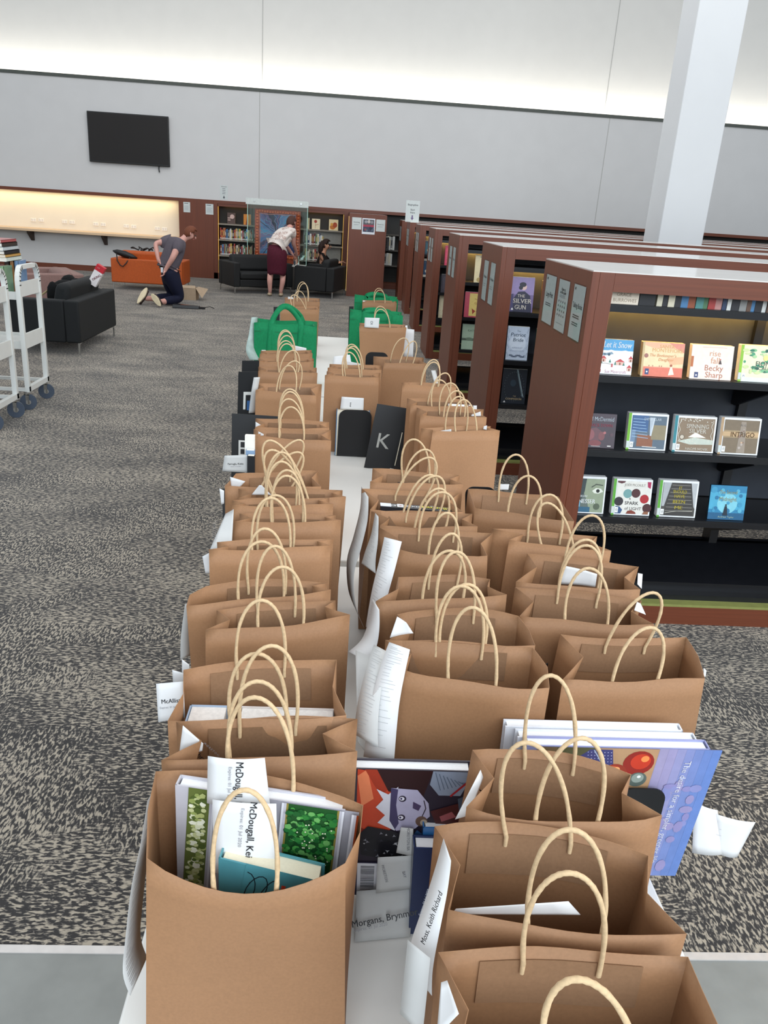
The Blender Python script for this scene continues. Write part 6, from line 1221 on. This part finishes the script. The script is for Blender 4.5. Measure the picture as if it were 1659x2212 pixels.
# kneeling man
rt = root('person', 'person kneeling on the carpet in grey shirt and navy trousers, hands at the belt', 'person', (-2.9, 13.75, 0))
J = {'pel': ((-2.90, 13.80, .56), (.125, .10)), 'wst': ((-2.86, 13.83, .70), (.13, .10)), 'chs': ((-2.78, 13.87, .89), (.145, .11)), 'nkb': ((-2.70, 13.92, 1.03), (.075, .07)), 'nk': ((-2.645, 13.95, 1.08), .055), 'hd': ((-2.585, 13.965, 1.145), (.088, .10)), 'hd2': ((-2.555, 13.975, 1.175), (.075, .085)), 'jaw': ((-2.525, 13.99, 1.09), .045),
 'lh': ((-2.96, 13.88, .46), .08), 'lkn': ((-2.90, 14.02, .09), .075), 'lan': ((-3.22, 13.72, .09), .045), 'lft': ((-3.28, 13.62, .10), .042), 'rh': ((-2.84, 13.73, .46), .08), 'rkn': ((-2.74, 13.80, .09), .08), 'ran': ((-2.98, 13.50, .075), .045), 'rft': ((-3.02, 13.40, .08), .042),
 'ls': ((-2.93, 14.0, 1.0), .065), 'le': ((-3.14, 13.92, .95), .046), 'lw': ((-3.07, 13.80, .70), .032), 'rs': ((-2.71, 13.70, .98), .068), 're': ((-2.80, 13.60, .76), .048), 'rw': ((-2.92, 13.64, .585), .033)}
E_ = [('pel', 'wst'), ('wst', 'chs'), ('chs', 'nkb'), ('nkb', 'nk'), ('nk', 'hd'), ('hd', 'hd2'), ('hd', 'jaw'), ('pel', 'lh'), ('lh', 'lkn'), ('lkn', 'lan'), ('lan', 'lft'), ('pel', 'rh'), ('rh', 'rkn'), ('rkn', 'ran'), ('ran', 'rft'), ('chs', 'ls'), ('ls', 'le'), ('le', 'lw'), ('chs', 'rs'), ('rs', 're'), ('re', 'rw')]
add_hand(J, E_, 'L', 'lw', (.7, 0, -.6), (0, 1, .2), .5); add_hand(J, E_, 'R', 'rw', (-.3, .1, -.8), (0, 1, 0), .6)
skin_mesh('body', J, E_, SKIN, rt)
K = {k: J[k] for k in ('pel', 'wst', 'chs', 'nkb', 'ls', 'rs')}
K = {'wst': (J['wst'][0], (.165, .135)), 'pel': ((-2.895, 13.80, .60), (.165, .135)), 'chs': (J['chs'][0], (.185, .145)), 'nkb': ((-2.715, 13.91, 1.015), (.09, .085)), 'ls': (J['ls'][0], .095), 'lsl': ((-3.07, 13.95, .965), .075), 'rs': (J['rs'][0], .10), 'rsl': ((-2.765, 13.63, .83), .078)}
skin_mesh('shirt', K, [('wst', 'pel'), ('wst', 'chs'), ('chs', 'nkb'), ('chs', 'ls'), ('ls', 'lsl'), ('chs', 'rs'), ('rs', 'rsl')], col('#5a545c', .85, .2, noise=.15, nscale=90), rt)
K = {'top': ((-2.895, 13.80, .615), (.175, .15)), 'pel': ((-2.90, 13.80, .50), (.185, .165)), 'lh': ((-2.95, 13.90, .42), .125), 'lkn': ((-2.90, 14.02, .105), .10), 'lan': ((-3.20, 13.74, .085), .06), 'rh': ((-2.83, 13.73, .42), .13), 'rkn': ((-2.74, 13.80, .105), .10), 'ran': ((-2.96, 13.53, .075), .06)}
skin_mesh('trousers', K, [('top', 'pel'), ('pel', 'lh'), ('lh', 'lkn'), ('lkn', 'lan'), ('pel', 'rh'), ('rh', 'rkn'), ('rkn', 'ran')], col('#10142a', .8, .25, noise=.15, nscale=50), rt)
for (a, b_, c3) in (((-3.36, 13.52, .05), (-3.25, 13.62, .25), 1), ((-2.97, 13.30, .045), (-3.09, 13.34, .19), 2)):
    a, b_ = Vector(a), Vector(b_); ax = (b_-a).normalized(); nn = Vector((-.25, -.95, .1)); nn = (nn-ax*nn.dot(ax)).normalized(); sd = ax.cross(nn); L0 = (b_-a).length; pts = []
    for i in range(20):
        t = 2*math.pi*i/20; y_ = math.cos(t); wv = .048*(1-.18*y_*y_)*(1 if y_ > 0 else .85); pts.append(a+ax*(L0*.5+y_*L0*.62)+sd*math.sin(t)*wv)
    m = MB(); n = len(pts); m.add([p+nn*.0 for p in pts]+[p-nn*.03 for p in pts], [tuple(range(n)), tuple(range(2*n-1, n-1, -1))]+[(i, (i+1) % n, (i+1) % n+n, i+n) for i in range(n)]); sh = part('shoe_sole', m, col('#d2c4a4', .7), rt, bevel=.004)
    m = MB(); m.tube([a-nn*.05+ax*.0, a-nn*.06+ax*L0*.5, b_-nn*.05], [.04, .05, .04], 12); part('shoe_upper', m, col('#3a2a26', .6), rt, smooth=180)
m = MB(); m.tube([(-2.90+.150*math.cos(t), 13.80+.130*math.sin(t), .59) for t in [2*math.pi*i/28 for i in range(29)]], .014, 8, caps=False); part('belt', m, col('#1c1512', .4), rt, smooth=180)
m = MB(); m.box((-3.01, 13.655, .52), (-2.97, 13.668, .60)); part('phone', m, col('#cfd4da', .15), rt, bevel=.004)
head_parts(rt, (-2.575, 13.97, 1.14), (.80, .28, -.52), '#6a3a26')
# woman bending over the side table
rt = root('person', 'person bending forward in a white leaf print blouse and maroon skirt by the sofas', 'person', (-1.35, 16.0, 0))
J = {'pel': ((-1.33, 16.02, .86), (.16, .14)), 'wst': ((-1.29, 16.10, .98), (.145, .115)), 'chs': ((-1.20, 16.22, 1.14), (.155, .125)), 'nkb': ((-1.13, 16.32, 1.25), (.07, .065)), 'nk': ((-1.115, 16.36, 1.29), .05), 'hd': ((-1.10, 16.41, 1.355), (.085, .095)), 'hd2': ((-1.095, 16.43, 1.395), (.075, .08)), 'jaw': ((-1.07, 16.48, 1.31), .042),
 'lh': ((-1.42, 16.02, .78), .105), 'lkn': ((-1.45, 16.04, .44), .062), 'lcf': ((-1.46, 15.98, .30), .058), 'lan': ((-1.455, 16.02, .08), .035), 'ltoe': ((-1.47, 16.12, .035), .035), 'rh': ((-1.24, 16.04, .78), .105), 'rkn': ((-1.22, 16.08, .44), .062), 'rcf': ((-1.215, 16.02, .30), .058), 'ran': ((-1.255, 16.06, .08), .035), 'rtoe': ((-1.24, 16.16, .035), .035),
 'rs': ((-1.04, 16.16, 1.19), .062), 're': ((-1.04, 16.26, .98), .045), 'rw': ((-.995, 16.44, .83), .030), 'ls': ((-1.28, 16.34, 1.17), .062), 'le': ((-1.24, 16.50, .98), .042), 'lw': ((-1.12, 16.60, .82), .030)}
E_ = [('pel', 'wst'), ('wst', 'chs'), ('chs', 'nkb'), ('nkb', 'nk'), ('nk', 'hd'), ('hd', 'hd2'), ('hd', 'jaw'), ('pel', 'lh'), ('lh', 'lkn'), ('lkn', 'lcf'), ('lcf', 'lan'), ('lan', 'ltoe'), ('pel', 'rh'), ('rh', 'rkn'), ('rkn', 'rcf'), ('rcf', 'ran'), ('ran', 'rtoe'), ('chs', 'rs'), ('rs', 're'), ('re', 'rw'), ('chs', 'ls'), ('ls', 'le'), ('le', 'lw')]
add_hand(J, E_, 'R', 'rw', (.0, .55, -.6), (1, 0, 0), .3); add_hand(J, E_, 'L', 'lw', (.5, .2, -.6), (0, 1, 0), .3)
skin_mesh('body', J, E_, SKIN, rt)
def leaf_cloth():
    m = bpy.data.materials.new('leaf_print_cloth'); m.use_nodes = True; nt = m.node_tree; b = nt.nodes['Principled BSDF']; N = nt.nodes.new; Lk = nt.links.new
    tc = N('ShaderNodeTexCoord'); v = N('ShaderNodeTexVoronoi'); v.inputs['Scale'].default_value = 9; v.feature = 'F1'; Lk(tc.outputs['Object'], v.inputs['Vector'])
    w_ = N('ShaderNodeTexNoise'); w_.inputs['Scale'].default_value = 38; w_.inputs['Distortion'].default_value = 2.5; Lk(tc.outputs['Object'], w_.inputs['Vector'])
    r1 = N('ShaderNodeMath'); r1.operation = 'LESS_THAN'; r1.inputs[1].default_value = .5; Lk(v.outputs['Distance'], r1.inputs[0]); r2 = N('ShaderNodeMath'); r2.operation = 'GREATER_THAN'; r2.inputs[1].default_value = .535; Lk(w_.outputs['Fac'], r2.inputs[0])
    mu = N('ShaderNodeMath'); mu.operation = 'MULTIPLY'; Lk(r1.outputs[0], mu.inputs[0]); Lk(r2.outputs[0], mu.inputs[1]); mx = N('ShaderNodeMix'); mx.data_type = 'RGBA'; Lk(mu.outputs[0], mx.inputs[0]); mx.inputs[6].default_value = (*lin('#ddd3cc'), 1); mx.inputs[7].default_value = (*lin('#8a5a4c'), 1)
    Lk(mx.outputs[2], b.inputs['Base Color']); b.inputs['Roughness'].default_value = .8; return m
K = {'wst': (J['wst'][0], (.19, .155)), 'hem': ((-1.33, 16.04, .93), (.20, .165)), 'chs': (J['chs'][0], (.185, .15)), 'nkb': ((-1.14, 16.30, 1.235), (.085, .08)), 'rs': (J['rs'][0], .09), 'rsl': ((-1.035, 16.20, 1.08), .075), 'ls': (J['ls'][0], .09), 'lsl': ((-1.26, 16.40, 1.09), .072)}
skin_mesh('blouse', K, [('wst', 'hem'), ('wst', 'chs'), ('chs', 'nkb'), ('chs', 'rs'), ('rs', 'rsl'), ('chs', 'ls'), ('ls', 'lsl')], leaf_cloth(), rt)
m = MB(); n = 28; vs = []
for k_, (z_, rx, ry, cx_, cy_) in enumerate(((.95, .165, .14, -1.315, 16.06), (.86, .185, .16, -1.33, 16.03), (.74, .19, .165, -1.33, 16.02), (.58, .185, .15, -1.33, 16.04), (.46, .175, .14, -1.335, 16.05), (.41, .172, .138, -1.335, 16.05))):
    for i in range(n): t = 2*math.pi*i/n; wv = 1+.03*math.sin(6*t)*(k_/5); vs.append((cx_+rx*wv*math.cos(t), cy_+ry*wv*math.sin(t), z_+(.015*math.sin(3*t) if k_ == 5 else 0)))
m.add(vs, [(k_*n+i, k_*n+(i+1) % n, (k_+1)*n+(i+1) % n, (k_+1)*n+i) for k_ in range(5) for i in range(n)]); part('skirt', m, col('#4c1526', .8, .25, noise=.15, nscale=40), rt, smooth=180, solid=.004)
for x, y in ((-1.465, 16.06), (-1.25, 16.10)):
    m = MB(); m.ell((x, y, .035), (.045, .115, .035), 14, k=8); part('shoe', m, col('#a8957c', .6), rt, smooth=180)
head_parts(rt, (-1.098, 16.42, 1.365), (.45, .80, -.40), '#4a2f28')
# woman crouching behind the right sofa
rt = root('person', 'person in dark top with long brown hair crouching at the shelves behind the sofa', 'person', (-.5, 17.62, 0))
J = {'pel': ((-.56, 17.60, .26), (.14, .12)), 'wst': ((-.55, 17.61, .42), (.115, .095)), 'chs': ((-.53, 17.62, .62), (.135, .10)), 'nkb': ((-.50, 17.62, .77), (.06, .06)), 'nk': ((-.48, 17.62, .83), .045), 'hd': ((-.45, 17.62, .93), (.083, .095)), 'hd2': ((-.45, 17.62, .965), (.07, .08)), 'jaw': ((-.40, 17.62, .87), .04),
 'lh': ((-.54, 17.70, .22), .09), 'lkn': ((-.22, 17.74, .10), .065), 'lft': ((-.60, 17.78, .06), .045), 'rh': ((-.54, 17.52, .22), .09), 'rkn': ((-.22, 17.50, .10), .065), 'rft': ((-.60, 17.48, .06), .045),
 'ls': ((-.52, 17.78, .72), .055), 'le': ((-.36, 17.82, .55), .04), 'lw': ((-.18, 17.75, .60), .028), 'rs': ((-.52, 17.47, .72), .055), 're': ((-.40, 17.42, .56), .04), 'rw': ((-.22, 17.34, .60), .028)}
E_ = [('pel', 'wst'), ('wst', 'chs'), ('chs', 'nkb'), ('nkb', 'nk'), ('nk', 'hd'), ('hd', 'hd2'), ('hd', 'jaw'), ('pel', 'lh'), ('lh', 'lkn'), ('lkn', 'lft'), ('pel', 'rh'), ('rh', 'rkn'), ('rkn', 'rft'), ('chs', 'ls'), ('ls', 'le'), ('le', 'lw'), ('chs', 'rs'), ('rs', 're'), ('re', 'rw')]
add_hand(J, E_, 'L', 'lw', (.9, -.1, .1), (0, 1, 0), .3); add_hand(J, E_, 'R', 'rw', (.9, -.2, .15), (0, -1, 0), .3)
skin_mesh('body', J, E_, SKIN2, rt)
K = {'wst': (J['wst'][0], (.14, .12)), 'pel': ((-.56, 17.60, .30), (.15, .13)), 'chs': (J['chs'][0], (.165, .13)), 'nkb': ((-.51, 17.62, .755), (.075, .07)), 'ls': (J['ls'][0], .09), 'le': (J['le'][0], .062), 'rs': (J['rs'][0], .09), 're': (J['re'][0], .062)}
skin_mesh('top', K, [('wst', 'pel'), ('wst', 'chs'), ('chs', 'nkb'), ('chs', 'ls'), ('ls', 'le'), ('chs', 'rs'), ('rs', 're')], col('#1c1716', .8, .2, noise=.15, nscale=40), rt)
K = {'pel': ((-.56, 17.60, .24), (.155, .14)), 'lh': ((-.50, 17.70, .2), .10), 'lkn': ((-.24, 17.74, .10), .08), 'lft': ((-.56, 17.77, .075), .06), 'rh': ((-.50, 17.52, .2), .10), 'rkn': ((-.24, 17.50, .10), .08), 'rft': ((-.56, 17.48, .075), .06)}
skin_mesh('trousers', K, [('pel', 'lh'), ('lh', 'lkn'), ('lkn', 'lft'), ('pel', 'rh'), ('rh', 'rkn'), ('rkn', 'rft')], col('#15161a', .8, .2), rt)
head_parts(rt, (-.447, 17.62, .94), (.95, -.1, -.15), '#2a1a14', 'long', SKIN2)
